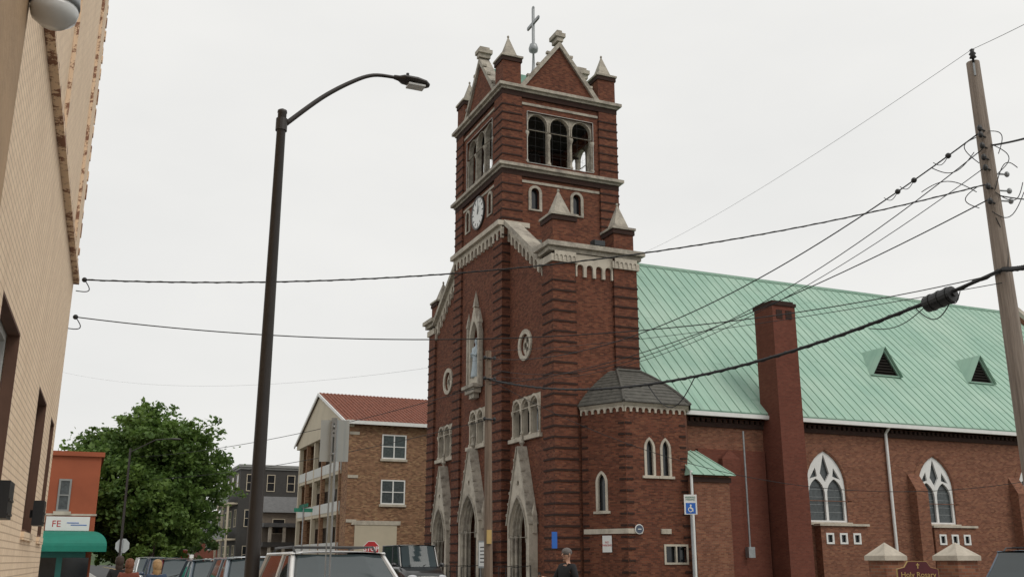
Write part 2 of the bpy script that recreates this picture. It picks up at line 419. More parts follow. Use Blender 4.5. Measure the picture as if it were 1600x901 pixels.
m=MB(); m.box(XT+.6,TX1-.6,T0+.6,T1-.6,29.7,30.0); B(m,'belfry_ceiling','dark')
bl=MB().lathe(TXc,CY,[(.05,28.2),(.25,28.15),(.4,27.9),(.45,27.4),(.6,26.9),(.75,26.7)],18); B(bl,'bell','bronze',smooth=True)
MB().tube([(XT+.6,CY,28.3),(TX1-.6,CY,28.3)],.09).build('bell_beam','door',ch)
def bands(mb,x0,x1,y0,y1,z0,z1,e=.035,dz=.56,h=.1):
    z=z0
    while z<z1-h:
        mb.box(x0-e,x1+e,y0-e,y1+e,z,z+h); z+=dz
for (x,y) in ((XT-.12,T0-.12),(XT-.12,T1-1.2),(TX1-1.2,T0-.12),(TX1-1.2,T1-1.2)):
    p=B(MB().box(x,x+1.32,y,y+1.32,0,30.3),'corner_pier','brick')
    b=MB(); bands(b,x,x+1.32,y,y+1.32,.9 if x<23 else 18,24.4); b.build('brick_band','brickdark',p); b=MB(); bands(b,x,x+1.32,y,y+1.32,25.8,29.7); b.build('brick_band','brickdark',p)
def cornice(x0,x1,y0,y1,z,e=.35,name='cornice',mat='stone'):
    m=MB(); m.box(x0-e*.55,x1+e*.55,y0-e*.55,y1+e*.55,z-.36,z-.2); m.box(x0-e,x1+e,y0-e,y1+e,z-.2,z); B(m,name,mat)
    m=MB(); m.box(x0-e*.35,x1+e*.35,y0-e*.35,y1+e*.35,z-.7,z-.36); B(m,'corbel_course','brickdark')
cornice(XT,TX1,T0,T1,25.25,.40); cornice(XT,TX1,T0,T1,30.6,.40)
for F,a,b in ((tf,T0+1.25,T1-1.25),(ts,XT+1.25,TX1-1.25)):
    MB().fbox(F,a,b,29.42,29.58,.003,.07).build('stone_band','stone',ch); MB().fbox(F,a,b,24.17,24.33,.003,.05).build('stone_band','stone',ch)
def small_arch(F,c,z,w,h,name='window'):
    m=MB(); m.slab(F,rarch(c,z-.1,w+.36,h+.27),[rarch(c,z,w,h)],.07,-.02); o=B(m,name,'stone')
    MB().slab(F,rarch(c,z,w+.02,h),[],-.25,-.3).build('pane','glass',o)
for c in (CY-1.95,CY+1.95): small_arch(tf,c,22.6,.5,1.35)
small_arch(ts,sw1,22.5,.55,1.4); small_arch(ts,sw2,22.5,.55,1.4)
def belfry(F,c,w,sgn=1):
    z0,z1=BZ0,BZ1; aw=(w-.06)/3
    hs=[rarch(c+(i-1)*aw,z0+.06,aw-.2,z1-z0-.14) for i in range(3)]
    m=MB(); m.slab(F,rect(c-w/2+.003,c+w/2-.003,z0+.003,z1-.003),hs,-.16*sgn,-.4*sgn); o=B(m,'belfry_arcade','stone')
    for i in range(3):
        m=MB(); m.slab(F,rarch(c+(i-1)*aw,z1-1.2,aw-.06,1.16),[rarch(c+(i-1)*aw,z1-1.22,aw-.2,1.13)],-.08*sgn,-.159*sgn)
        m.build('arch_moulding','stone',o)
    for i in (-1.5,-.5,.5,1.5):
        p=F.p(c+i*aw,0,-.12*sgn); q=MB().lathe(p.x,p.y,[(.15,z0+.08),(.15,z0+.2),(.1,z0+.28),(.09,z0+1.75),(.17,z0+2.02),(.17,z0+2.15)],10)
        q.build('column','stone',o,smooth=False)
    m=MB(); e=.025
    for (a,b,cc,d) in ((c-w/2,c+w/2,z0,z0+e),(c-w/2,c+w/2,z1-e,z1),(c-w/2,c-w/2+e,z0,z1),(c+w/2-e,c+w/2,z0,z1)): m.fbox(F,a,b,cc,d,.02*sgn,.05*sgn)
    m.build('screen_frame','whiteframe',o)
    m=MB()
    for k in range(1,8): m.fbox(F,c-w/2+k*w/8-.004,c-w/2+k*w/8+.004,z0+.05,z1-.05,.025*sgn,.03*sgn)
    for k in range(1,6): m.fbox(F,c-w/2+.05,c+w/2-.05,z0+k*.58-.004,z0+k*.58+.004,.031*sgn,.036*sgn)
    m.build('bird_screen','wire',o)
belfry(tf,CY,4.6); belfry(ts,TXc,4.7); belfry(FX(TX1),CY,4.6,-1); belfry(FY(T1),TXc,4.7,-1)
def gable(F,c,hw,z0,h,sgn=1):
    m=MB(); m.slab(F,[(c-hw,z0),(c+hw,z0),(c,z0+h)],[],-.05*sgn,-.5*sgn); o=B(m,'gable','brick')
    m=MB(); L=math.hypot(hw,h); k=.42*L/hw
    m.slab(F,[(c-hw-.25,z0),(c-hw+.12,z0),(c,z0+h-.08),(c+hw-.12,z0),(c+hw+.25,z0),(c,z0+h+k*.48)],[],.12*sgn,-.62*sgn); m.build('coping','stone',o)
    m=MB()
    for i in (.2,.45,.7):
        for s in (-1,1):
            a=c+s*(hw+.1)*(1-i); zz=z0+(h+.3)*i+.1; m.fbox(F,a-.1,a+.1,zz,zz+.16,.14*sgn,-.1*sgn)
    m.build('crocket','stone',o)
    m=MB(); m.fbox(F,c-.22,c+.22,z0+h+.3,z0+h+.6,.18*sgn,-.65*sgn); m.fbox(F,c-.36,c+.36,z0+h+.6,z0+h+.88,.26*sgn,-.75*sgn); m.fbox(F,c-.18,c+.18,z0+h+.88,z0+h+1.12,.1*sgn,-.6*sgn); m.build('finial','stone',o)
gable(tf,CY,2.75,30.6,3.5); gable(ts,TXc,2.7,30.6,3.5); gable(FX(TX1),CY,2.75,30.6,3.5,-1); gable(FY(T1),TXc,2.7,30.6,3.5,-1)
m=MB(); z=30.62
m.add([(XT+.5,CY-2.6,z),(XT+.5,CY+2.6,z),(XT+.5,CY,z+3.2),(TX1-.5,CY-2.6,z),(TX1-.5,CY+2.6,z),(TX1-.5,CY,z+3.2)],[(0,1,2),(3,4,5),(0,2,5,3),(1,2,5,4)])
m.add([(TXc-2.6,T0+.5,z),(TXc+2.6,T0+.5,z),(TXc,T0+.5,z+3.18),(TXc-2.6,T1-.5,z),(TXc+2.6,T1-.5,z),(TXc,T1-.5,z+3.18)],[(0,1,2),(3,4,5),(0,2,5,3),(1,2,5,4)])
B(m,'tower_roof','patinadark')
def pinnacle(x,y,z,wd,hb,hc):
    m=MB(); m.box(x-wd/2,x+wd/2,y-wd/2,y+wd/2,z,z+hb); o=B(m,'pinnacle','brick')
    m=MB(); m.box(x-wd/2-.07,x+wd/2+.07,y-wd/2-.07,y+wd/2+.07,z+hb-.28,z+hb-.05); m.build('brick_band','brickdark',o)
    m=MB(); m.box(x-wd/2-.13,x+wd/2+.13,y-wd/2-.13,y+wd/2+.13,z+hb,z+hb+.13); m.pyr(x,y,z+hb+.13,wd*.78,hc); m.ell((x,y,z+hb+hc+.1),(.08,.08,.1),8,6); m.build('pinnacle_cap','stone',o)
for (x,y) in ((XT+.55,T0+.55),(XT+.55,T1-.55),(TX1-.55,T0+.55),(TX1-.55,T1-.55)): pinnacle(x,y,30.6,1.25,1.95,1.65)
m=MB().lathe(TXc,CY,[(.3,33.6),(.12,34.4),(.07,35.6),(.3,35.75),(.34,36),(.25,36.3),(.08,36.4)],12); cr=B(m,'roof_cross','galv',smooth=True)
m=MB(); m.box(TXc-.07,TXc+.07,CY-.11,CY+.11,36.3,39.15); m.box(TXc-.07,TXc+.07,CY-.85,CY-.113,37.85,38.07); m.box(TXc-.07,TXc+.07,CY+.113,CY+.85,37.85,38.07)
for (yy,zz) in ((CY-.85,37.96),(CY+.85,37.96),(CY,39.15)): m.ell((TXc,yy,zz),(.09,.16,.16),8,6)
m.build('cross_bars','galv',cr)
cz=23.3
m=MB(); m.slab(tf,circ(CY,cz,1.12,28),[circ(CY,cz,1.0,28)],.12,.003); ck=B(m,'clock','bronze')
MB().slab(tf,circ(CY,cz,1.0,28),[],.09,.004).build('clock_dial','white',ck)
for i in range(12):
    a=i*math.pi/6; ca,sa=math.cos(a),math.sin(a)
    def q(r,t): return (CY+r*ca-t*sa, cz+r*sa+t*ca)
    MB().slab(tf,[q(.72,-.035),q(.92,-.035),q(.92,.035),q(.72,.035)],[],.105,.092).build('hour_mark','black',ck)
for (ang,l,t) in ((R(95),.75,.035),(R(125),.5,.05)):
    ca,sa=math.cos(ang),math.sin(ang)
    MB().slab(tf,[(CY-t*-sa,cz-t*ca),(CY+l*ca,cz+l*sa),(CY+t*-sa,cz+t*ca),(CY-.12*ca,cz-.12*sa)],[],.13,.115).build('clock_hand','black',ck)
af=FX(XA); RC,LC=50.2,63.1
def awin(c): return rect(c-1.95,c+1.95,8.2,10.45)
zr1,zr0=20.9,17.2
m=MB(); m.slab(af,[(S0,0),(T0+.1,0),(T0+.1,zr1),(S0,zr0)],[awin(RC),circ(RC,13.35,.6),parch(RC,0,2.1,4.9,2.9)],0,-.5); B(m,'facade_wall','brick')
m=MB(); m.slab(af,[(T1-.1,0),(S1,0),(S1,zr0),(T1-.1,zr1)],[awin(LC),circ(LC,13.35,.6),parch(LC,0,2.1,4.9,2.9)],0,-.5); B(m,'facade_wall','brick')
sf=FY(S0)
B(MB().slab(sf,rect(XA+.5,BX,0,17.9),[],0,-.5),'side_wall','brick'); B(MB().slab(FY(S1),rect(XA+.5,BX,0,17.9),[],0,.5),'side_wall','brick'); B(MB().slab(FX(BX),rect(S0+.5,S1-.5,0,17.5),[],0,.4),'rear_wall','brick')
B(MB().add([(XA+.5,S0+.5,17.3),(BX,S0+.5,17.3),(BX,T0,20.6),(XA+.5,T0,20.6)],[(0,1,2,3)]),'aisle_roof','slate'); B(MB().add([(XA+.5,S1-.5,17.3),(BX,S1-.5,17.3),(BX,T1,20.6),(XA+.5,T1,20.6)],[(0,1,2,3)]),'aisle_roof','slate')
for (x0,x1,y0,y1) in ((22.25,23.6,S0-.15,S0+1.15),(26.0,BX+.05,S0-.15,S0+1.0),(22.25,23.6,S1-1.15,S1+.15),(26,BX+.05,S1-1,S1+.15)):
    p=B(MB().box(x0,x1,y0,y1,0,17.6),'corner_pier','brick'); b=MB(); bands(b,x0,x1,y0,y1,1.0,16.4); b.build('brick_band','brickdark',p)
    B(MB().box(x0-.12,x1+.12,y0-.12,y1+.12,17.2,17.6),'pier_collar','stonelight')
m=MB(); m.fbox(sf,XA-.55,BX+.5,18.04,18.3,-.3,.42); m.fbox(sf,XA-.4,BX+.35,17.8,18.038,-.3,.2); B(m,'block_cornice','stone')
m=MB(); m.fbox(FX(22.25),S0+.305,S0+1.5,18.04,18.303,-.4,.42); m.fbox(FX(22.25),S0+.305,S0+1.5,17.8,18.036,-.4,.2); B(m,'block_cornice','stone')
m=MB(); m.fbox(FX(22.25),S1-1.5,S1+.5,18.04,18.303,-1.4,.42); m.fbox(FX(22.25),S1-1.5,S1+.5,17.8,18.036,-1.4,.2); B(m,'block_cornice','stone')
B(MB().slab(sf,arcade(23.65,17.75,25.95,17.75,1.25,4),[],.14,.003),'corbel_arcade','stonelight')
for x0,x1 in ((22.3,23.6),(26.0,27.4)): B(MB().slab(FY(S0-.15),arcade(x0,17.78,x1,17.78,.5,5,3),[],.17,.155),'corbel_arcade','stonelight')
for (a,za,b,zb) in ((S0+1.3,18.05,T0-.16,21.5),(S1-1.3,18.05,T1+.16,21.5)):
    B(MB().slab(af,[(a,za-.34),(b,zb-.34),(b,zb),(a,za)],[],.42,-.55),'raking_cornice','stone')
B(MB().slab(af,arcade(S0+1.2,17.7,T0-.16,21.15,1.0,9),[],.16,.003),'raking_corbel_arcade','stonelight'); B(MB().slab(af,arcade(T1+.16,21.15,S1-1.2,17.7,1.0,9),[],.16,.003),'raking_corbel_arcade','stonelight')
B(MB().fbox(tf,T0-.2,T1+.2,21.15,21.45,-.1,.42),'tower_string_course','stonelight'); B(MB().slab(tf,arcade(T0-.15,21.15,T1+.15,21.15,.8,13),[],.2,.003),'tower_corbel_arcade','stonelight')
B(MB().fbox(ts,XT+.1,XT+1.6,21.1,21.4,.13,.4),'tower_string_course','stonelight')
pinnacle(23.0,S0+.6,18.3,1.4,1.6,1.6); pinnacle(26.75,S0+.6,18.3,1.25,1.3,1.6); pinnacle(23.0,S1-.6,18.3,1.25,1.3,1.5)
def tri_window(F,c,w,z0,h,n,sgn=1):
    m=MB(); aw=(w-.3)/n
    hs=[rarch(c+(i-(n-1)/2)*aw,z0+.1,aw-.18,h-.36) for i in range(n)]
    m.slab(F,rect(c-w/2+.003,c+w/2-.003,z0,z0+h-.003),hs,-.05,-.35); o=B(m,'window','stonelight')
    MB().slab(F,rect(c-w/2,c+w/2,z0,z0+h),[],-.42,-.45).build('pane','glass',o)
    MB().fbox(F,c-w/2-.2,c+w/2+.2,z0-.22,z0-.003,-.3,.18).build('sill','stonelight',o)
    for i in range(n+1):
        u=c+(i-n/2)*aw; p=F.p(u,0,.0)
        MB().lathe(p.x,p.y,[(.12,z0),(.12,z0+.12),(.06,z0+.18),(.06,z0+h*.55),(.13,z0+h*.64),(.13,z0+h*.7)],8).build('column','stonelight',o)
    for i in range(n): MB().slab(F,rarch(c+(i-(n-1)/2)*aw,z0+h*.7,aw-.04,h*.29),[rarch(c+(i-(n-1)/2)*aw,z0+h*.68,aw-.18,h*.25)],.08,-.05).build('arch_moulding','stonelight',o)
tri_window(af,RC,3.9,8.2,2.25,3); tri_window(af,LC,3.9,8.2,2.25,3); tri_window(tf,CY,2.7,8.35,2.25,2)
for c in (RC,LC):
    m=MB(); m.slab(af,circ(c,13.35,.9,24),[circ(c,13.35,.64,24)],.1,.003); o=B(m,'round_window','stonelight')
    hs=[circ(c+.28*math.cos(a),13.35+.28*math.sin(a),.2,10) for a in (0,math.pi/2,math.pi,1.5*math.pi)]
    MB().slab(af,circ(c,13.35,.6,20),hs,-.1,-.2).build('quatrefoil','stonelight',o)
    MB().slab(af,circ(c,13.35,.62,20),[],-.3,-.33).build('pane','glass',o)
def portal(F,c,w,ah,hs,gz,d,oh):
    ow=w+.7
    m=MB(); m.slab(F,[(c-ow/2,0),(c+ow/2,0),(c+ow/2,hs+.6),(c+.06,gz),(c-.06,gz),(c-ow/2,hs+.6)],[parch(c,.004,w,ah,hs),circ(c,ah+.75,.16,10)],d,.003); o=B(m,'portal','stonelight')
    m=MB()
    for i in range(1,4):
        k=w-i*.22; m.slab(F,parch(c,.006,k+.22,ah-(i-1)*.12,hs),[parch(c,.008,k,ah-i*.12-.02,hs)],d-.14*i,d-.14*i-.13)
    m.build('arch_order','stone',o)
    m=MB(); m.slab(F,parch(c,hs-.1,w+.22,ah-hs+.24,.1),[parch(c,hs-.12,w+.02,ah-hs+.13,.12)],d+.07,d+.002); m.build('hood_mould','stone',o)
    kw=w-.66
    MB().slab(F,parch(c,hs-.35,kw+.05,ah-hs+.0,.35),[],-.28,-.36).build('tympanum','stone',o)
    for s in (-1,1):
        MB().fbox(F,c+(0 if s>0 else -kw/2),c+(kw/2 if s>0 else -.01),.25,hs-.36,-.3,-.37).build('door','door',o)
        for j in (0,1):
            p=F.p(c+s*(w/2-.1-.2*j),0,d-.1-.16*j); MB().lathe(p.x,p.y,[(.11,.3),(.11,.6),(.07,.7),(.07,hs-.35),(.12,hs-.1),(.12,hs+.02)],8).build('column','stone',o)
    for s in (-1,1):
        a=Vector((c+s*(ow/2+.04),hs+.55)); b=Vector((c+s*.05,gz+.12)); 
        m=MB(); n_=Vector((b.y-a.y,-(b.x-a.x))).normalized()*s*.08
        m.slab(F,[(a.x,a.y),(b.x,b.y),(b.x+n_.x,b.y+n_.y),(a.x+n_.x,a.y+n_.y)],[],d+.07,.003)
        for t in (.12,.26,.4,.54,.68,.82): 
            q=a.lerp(b,t)+n_*1.2; m.fbox(F,q.x-.05,q.x+.05,q.y-.05,q.y+.09,d-.1,d+.09)
        m.build('gable_coping','stone',o)
    m=MB(); p=F.p(c,0,d/2); m.lathe(p.x,p.y,[(.1,gz-.1),(.07,gz+.2),(.18,gz+.35),(.08,gz+.48),(.05,gz+.75),(.12,gz+.85),(.02,gz+1.05)],8); m.build('finial','stone',o)
    for s in (-1,1):
        m=MB(); p=F.p(c+s*(ow/2+.02),0,d*.4); m.box(p.x-.11,p.x+.11,p.y-.11,p.y+.11,hs+.1,hs+1.0); m.pyr(p.x,p.y,hs+1.0,.26,.7); m.build('side_pinnacle','stonelight',o)
    m=MB()
    for i in range(3): m.fbox(F,c-ow/2-.4,c+ow/2+.4,.0+.003*i,.13*(3-i)+.12,.005+.01*i,.6+.35*i)
    m.build('steps','concrete',o)
    for s in (-1,0,1):
        u=c+s*(ow/2+.2); a=[F.p(u,.3,.5),F.p(u,1.35,.5),F.p(u,1.25,1.6),F.p(u,.1,1.6)]; MB().tube(a,.03,6).build('handrail','black',o)
portal(af,RC,2.2,4.9,2.9,7.5,.5,0); portal(af,LC,2.2,4.9,2.9,7.5,.5,0); portal(tf,CY,2.65,5.35,3.3,8.0,.5,0)
m=MB(); m.slab(tf,[(CY-.9,12.0),(CY+.9,12.0),(CY+.9,15.3),(CY,17.1),(CY-.9,15.3)],[parch(CY,12.5,1.3,3.6,2.3)],.28,.003); ni=B(m,'statue_niche','stonelight')
for s in (-1,1):
    m=MB(); p=tf.p(CY+s*.95,0,.25); m.box(p.x-.11,p.x+.11,p.y-.11,p.y+.11,11.9,15.8); m.pyr(p.x,p.y,15.8,.3,1.0); m.build('niche_pinnacle','stone',ni)
m=MB(); p=tf.p(CY,0,.15); m.pyr(p.x,p.y,17.0,.32,1.1); m.build('niche_finial','stone',ni)
m=MB(); p=tf.p(CY,0,.25)
m.box(p.x-.45,p.x+.2,CY-1.0,CY+1.0,11.8,12.0); m.box(p.x-.3,p.x+.2,CY-.75,CY+.75,11.5,11.798); m.box(p.x-.15,p.x+.2,CY-.4,CY+.4,11.2,11.498); m.build('niche_corbel','stone',ni)
MB().slab(tf,parch(CY,12.45,1.4,3.7,2.3),[],-.56,-.6).build('niche_back','stonelight',ni)
m=MB(); m.lathe(XT-.05,CY,[(.36,12.5),(.38,12.6),(.3,13.2),(.27,13.7),(.33,14.1),(.3,14.35),(.12,14.5),(.1,14.6),(.15,14.7),(.16,14.85),(.1,15.0),(.01,15.03)],14)
m.tube([(XT-.1,CY-.3,14.2),(XT-.25,CY-.35,13.85),(XT-.4,CY-.05,14.0)],[.1,.09,.06],8); m.tube([(XT-.1,CY+.3,14.2),(XT-.25,CY+.35,13.85),(XT-.4,CY+.05,14.0)],[.1,.09,.06],8)
st=m.build('statue',plain('pale blue statue',(.45,.52,.56),.7,var=.2),ni,smooth=True)
# nave
NY=45.6; EVY=45.05; NX0,NX1=27.45,69.0
ridge=RY(1280,453,CY)[1]; eave=RY(1340,658,EVY)[1]
slope=(ridge-eave)/(CY-EVY)
wins=[(RY(1261,760,NY)[0],RY(1321,760,NY)[0]),(RY(1430,762,NY)[0],RY(1494,762,NY)[0])]
wz0=RY(1290,815,NY)[1]; wz1=RY(1290,704,NY)[1]
cs=[sum(a)/2 for a in wins]; step=cs[1]-cs[0]; cs.append(cs[1]+step); ww=(wins[0][1]-wins[0][0])
nf=FY(NY); NT=eave-.25
B(MB().slab(nf,rect(NX0,NX1,0,NT),[parch(c,wz0,ww,wz1-wz0,(wz1-wz0)*.5) for c in cs],0,-.5),'nave_wall','bricknave')
B(MB().slab(FY(2*CY-NY),rect(NX0,NX1,0,NT),[],0,.5),'nave_wall','bricknave')
B(MB().slab(FX(NX1),[(NY,0),(2*CY-NY,0),(2*CY-NY,NT),(CY,ridge-.1),(NY,NT)],[],-.5,-.02),'nave_wall','bricknave')
B(MB().slab(FX(NX0+.1),[(NY+.5,0),(2*CY-NY-.5,0),(2*CY-NY-.5,NT),(CY,ridge-.3),(NY+.5,NT)],[],0,-.4),'nave_wall','bricknave')
H2=2*CY
SL=math.hypot(CY-EVY,ridge-eave)
rf=Fr((0,EVY,eave),(1,0,0),(0,-(ridge-eave),CY-EVY),(0,CY-EVY,ridge-eave))
rb=Fr((0,H2-EVY,eave),(1,0,0),(0,(ridge-eave),CY-EVY),(0,-(CY-EVY),ridge-eave))
m=MB(); rnd=random.Random(2)
for F in (rf,rb):
    m.fbox(F,NX0-.1,NX1-.4,0,SL-.05,0,.1)
    x=NX0+.3
    while x<NX1-.5:
        m.fbox(F,x-.022,x+.022,0.01,SL-.05,.102,.145)
        for q in range(2):
            v=rnd.uniform(.8,SL-1); m.fbox(F,x+.03,x+.63,v,v+.025,.102,.11)
        x+=.66
m.box(NX0-.1,NX1-.4,CY-.18,CY+.18,ridge+.02,ridge+.2)
roof=B(m,'nave_roof','patina')
MB().fbox(rf,30.6,31.6,SL-1.3,SL-.25,.15,.175).build('roof_patch','galv',roof)
m=MB(); m.box(NX0,NX1+.2,EVY-.12,EVY+.12,eave-.24,eave-.02); m.build('gutter','white',roof)
m=MB(); m.box(NX0,NX1,NY-.12,NY-.003,eave-.75,eave-.5); x=NX0
while x<NX1: m.box(x,x+.18,NY-.2,NY-.003,eave-.5,eave-.3); x+=.36
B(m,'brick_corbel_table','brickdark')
F=FX(NX1)
m=MB(); m.slab(F,[(EVY-.1,eave),(CY,ridge+.75),(H2-EVY+.1,eave),(H2-EVY+.1,eave+.35),(CY,ridge+1.2),(EVY-.1,eave+.35)],[],.4,-.2); B(m,'gable_coping','stone')
m=MB(); m.slab(F,[(EVY,eave),(CY,ridge+.7),(H2-EVY,eave)],[],.35,.0); B(m,'end_gable','bricknave')
def roofpt(px,py):
    v,_=ray(px,py)
    t=(eave-EYE-slope*EVY)/(v.z-slope*v.y); return Vector((v.x*t,v.y*t,v.z*t+EYE))
for (px,py,wd) in ((1382,590,2.35),(1531,601,2.25)):
    p=roofpt(px,py); hh=1.75; y0=p.y; z0=p.z+.12; L=hh/slope
    m=MB(); m.add([(p.x-wd/2-.1,y0-.35,z0-.05),(p.x+wd/2+.1,y0-.35,z0-.05),(p.x,y0-.35,z0+hh+.12),(p.x,y0+L+.3,z0+hh+.12),(p.x-wd/2-.1,y0+.3,z0-.05),(p.x+wd/2+.1,y0+.3,z0-.05)],[(0,2,3,4),(1,5,3,2)])
    m.slab(FY(y0-.2),[(p.x-wd/2,z0-.05),(p.x+wd/2,z0-.05),(p.x,z0+hh)],[[(p.x-wd/2+.13,z0+.03),(p.x+wd/2-.13,z0+.03),(p.x,z0+hh-.13)]],0,-.12)
    o=m.build('dormer_vent','patina',roof); 
    m=MB(); n_=8
    for i in range(n_):
        zz=z0+.04+i*(hh-.25)/n_; hw=(wd/2-.12)*(1-(zz-z0)/(hh-.1))
        if hw>.05: m.add([(p.x-hw,y0-.16,zz),(p.x+hw,y0-.16,zz),(p.x+hw,y0+.02,zz+.16),(p.x-hw,y0+.02,zz+.16)],[(0,1,2,3)])
    m.add([(p.x-wd/2+.05,y0+.04,z0),(p.x+wd/2-.05,y0+.04,z0),(p.x,y0+.04,z0+hh-.1)],[(0,1,2)])
    m.build('louvre','bronze',roof)
for c in cs:
    H=wz1-wz0; hs=H*.5
    m=MB(); m.slab(nf,parch(c,wz0+.002,ww-.01,H-.005,hs),[parch(c-ww*.235,wz0+.1,ww*.41,hs+.32,hs*.72),parch(c+ww*.235,wz0+.1,ww*.41,hs+.32,hs*.72),
        [(c,wz0+hs+.22),(c+.33,wz0+hs+.72),(c,wz0+H-.16),(c-.33,wz0+hs+.72)],
        [(c-ww*.40,wz0+hs+.40),(c-ww*.2,wz0+hs+.55),(c-ww*.235,wz0+hs+1.05)],[(c+ww*.2,wz0+hs+.55),(c+ww*.40,wz0+hs+.40),(c+ww*.235,wz0+hs+1.05)]],-.08,-.2); o=B(m,'gothic_window','white')
    for s in (-1,1):
        m=MB()
        for k in range(1,5): m.fbox(nf,c+s*ww*.235-ww*.19,c+s*ww*.235+ww*.19,wz0+.12+k*.42,wz0+.14+k*.42,-.215,-.225)
        m.build('saddle_bar','galv',o)
    MB().slab(nf,parch(c,wz0,ww,H,hs),[],-.23,-.26).build('pane','leaded',o)
    MB().fbox(nf,c-ww/2-.2,c+ww/2+.2,wz0-.16,wz0-.003,-.07,.14).build('sill','stonelight',o)
    m=MB(); m.slab(nf,parch(c,wz0+hs*.6,ww+.8,H-hs*.6+.45,hs*.42),[parch(c,wz0+hs*.58,ww+.1,H-hs*.58+.08,hs*.44)],.03,.003); m.build('brick_arch','bricknave',o)
for c in (cs[0]+.55,cs[1]+.6,cs[2]+.6):
    bw=3.3; zt2=wz0-.1
    PF=FY(NY-.55); hs=[rect(c-1.05+i*.95-.2,c-1.05+i*.95+.2,zt2-1.05,zt2-.55) for i in range(3)]
    o=B(MB().slab(PF,rect(c-bw/2,c+bw/2,0,zt2-.12),hs,0,-.54),'basement_bay','bricknave')
    MB().fbox(PF,c-bw/2-.1,c+bw/2+.1,zt2-.12,zt2+.0,-.5,.1).build('coping','stonelight',o)
    for i in range(3):
        u=c-1.05+i*.95
        MB().slab(PF,rect(u-.27,u+.27,zt2-1.1,zt2-.5),[rect(u-.16,u+.16,zt2-1.0,zt2-.6)],.03,-.05).build('window','white',o)
        MB().fbox(PF,u-.2,u+.2,zt2-1.05,zt2-.55,-.1,-.13).build('pane','glass',o)
mid=(cs[0]+cs[1])/2
for x in (mid+2.4,mid+2.4+step): 
    m=MB(); m.box(x-.45,x+.45,NY-.6,NY-.003,0,5.6); m.add([(x-.45,NY-.6,5.6),(x+.45,NY-.6,5.6),(x+.45,NY-.003,6.6),(x-.45,NY-.003,6.6),(x-.45,NY-.003,5.6),(x+.45,NY-.003,5.6)],[(0,1,2,3),(0,3,4),(1,5,2)]); B(m,'buttress','bricknave')
dx=RY(1393,760,NY-.2)[0]
m=MB(); m.tube([(dx,EVY-.05,eave-.1),(dx,NY-.14,eave-.55),(dx,NY-.14,.3)],.09,8); B(m,'downspout','white')
xa=RY(1090,780,NY)[0]
m=MB(); m.box(xa,34.7,NY-.25,NY-.003,0,7.4); B(m,'red_wall_panel','brickred')
m=MB(); m.box(xa+1.3,xa+2.5,NY-.6,NY-.252,0,6.9); m.pyr(xa+1.9,NY-.4,6.9,1.2,.5,.35); B(m,'buttress','brickred')
m=MB(); x=RY(1166,770,NY-.7)[0]; m.tube([(x,NY-.75,8.4),(x,NY-.75,2.2)],.05,6); m.box(x-.2,x+.2,NY-.9,NY-.6,1.75,2.3); B(m,'conduit','galv')
cx0,cx1=34.84,36.42
m=MB(); m.box(cx0,cx1,44.0,45.65,0,15.5); o=B(m,'chimney','brickred')
m=MB(); m.box(cx0-.06,cx1+.06,43.94,45.71,15.5,15.68); m.box(cx0+.05,cx1-.05,44.05,45.6,15.68,15.8); m.build('chimney_cap','brickdark',o)
for i in range(2): MB().box(cx0+.25+i*.65,cx0+.66+i*.65,43.97,43.998,14.75,15.25).build('vent_panel','brickdark',o)
ax0,ax1=RY(1086,800,43.3)[0],RY(1142,800,43.3)[0]; az=RY(1110,742,43.3)[1]
m=MB(); m.box(ax0,ax1,43.3,NY-.26,0,az); o=B(m,'annex','bricknave')
m=MB(); m.box(ax0-.08,ax1+.08,43.22,43.298,az-.35,az-.1); m.build('cornice_band','brickdark',o)
m=MB(); rz=RY(1100,705,45.2)[1]
m.add([(ax0-.2,43.05,az),(ax1+.25,43.05,az),(ax1+.25,45.33,az),(ax0-.2,45.33,az),(ax0+.1,45.2,rz),(ax1-.7,45.2,rz)],[(0,1,5,4),(1,2,5),(3,0,4),(0,3,2,1),(2,3,4,5)])
for i in range(5):
    t=i/4; a=Vector((ax0-.2+t*(ax1-ax0+.45),43.05,az+.02)); b=Vector((ax0+.1+t*(ax1-ax0-.8),45.2,rz+.02)); m.tube([a,b],.04,5)
m.build('annex_roof','patina',o)
x=RY(1082,800,43.25)[0]; m=MB(); m.tube([(x,43.2,az+.2),(x,43.2,.3)],.07,8); m.build('downspout','white',o)
# bay turret
b0=(23.8,S0-.16); b1=(25.0,43.8); b2=(28.6,43.8); b3=(29.9,NY-.0); bz=RY(1000,634,43.8)[1]
def ff(a,b):
    a=Vector((*a,0));b=Vector((*b,0)); U=(b-a).normalized(); N=Vector((U.y,-U.x,0)); return Fr(a,U,N),(b-a).length
F1,L1=ff(b0,b1); F2,L2=ff(b1,b2); F3,L3=ff(b2,b3)
def proj(F,px,py):
    v,_=ray(px,py); t=(F.o-Vector((0,0,EYE))).dot(F.N)/v.dot(F.N)
    p=v*t+Vector((0,0,EYE)); return (p-F.o).dot(F.U),p.z
u1,za=proj(F1,949,797); _,zb=proj(F1,949,738)
u2,zc=proj(F2,1016,742); u3,_=proj(F2,1041,742); _,zd=proj(F2,1016,686)
HSR=.74
w1=parch(L1*.45,za,.5,zb-za,(zb-za)*HSR); w2=parch(u2,zc,.42,zd-zc,(zd-zc)*HSR); w3=parch(u3,zc,.42,zd-zc,(zd-zc)*HSR)
us,ze=proj(F2,1041,878); ut,zf=proj(F2,1072,853); ut=min(ut,L2-.2)
m=MB(); m.slab(F1,rect(0,L1,0,bz),[w1],0,-.4); m.slab(F2,rect(0,L2,0,bz),[w2,w3,rect(us,ut,ze,zf)],0,-.4); m.slab(F3,rect(0,L3,0,bz),[],0,-.4)
bay=B(m,'stair_bay','brick')
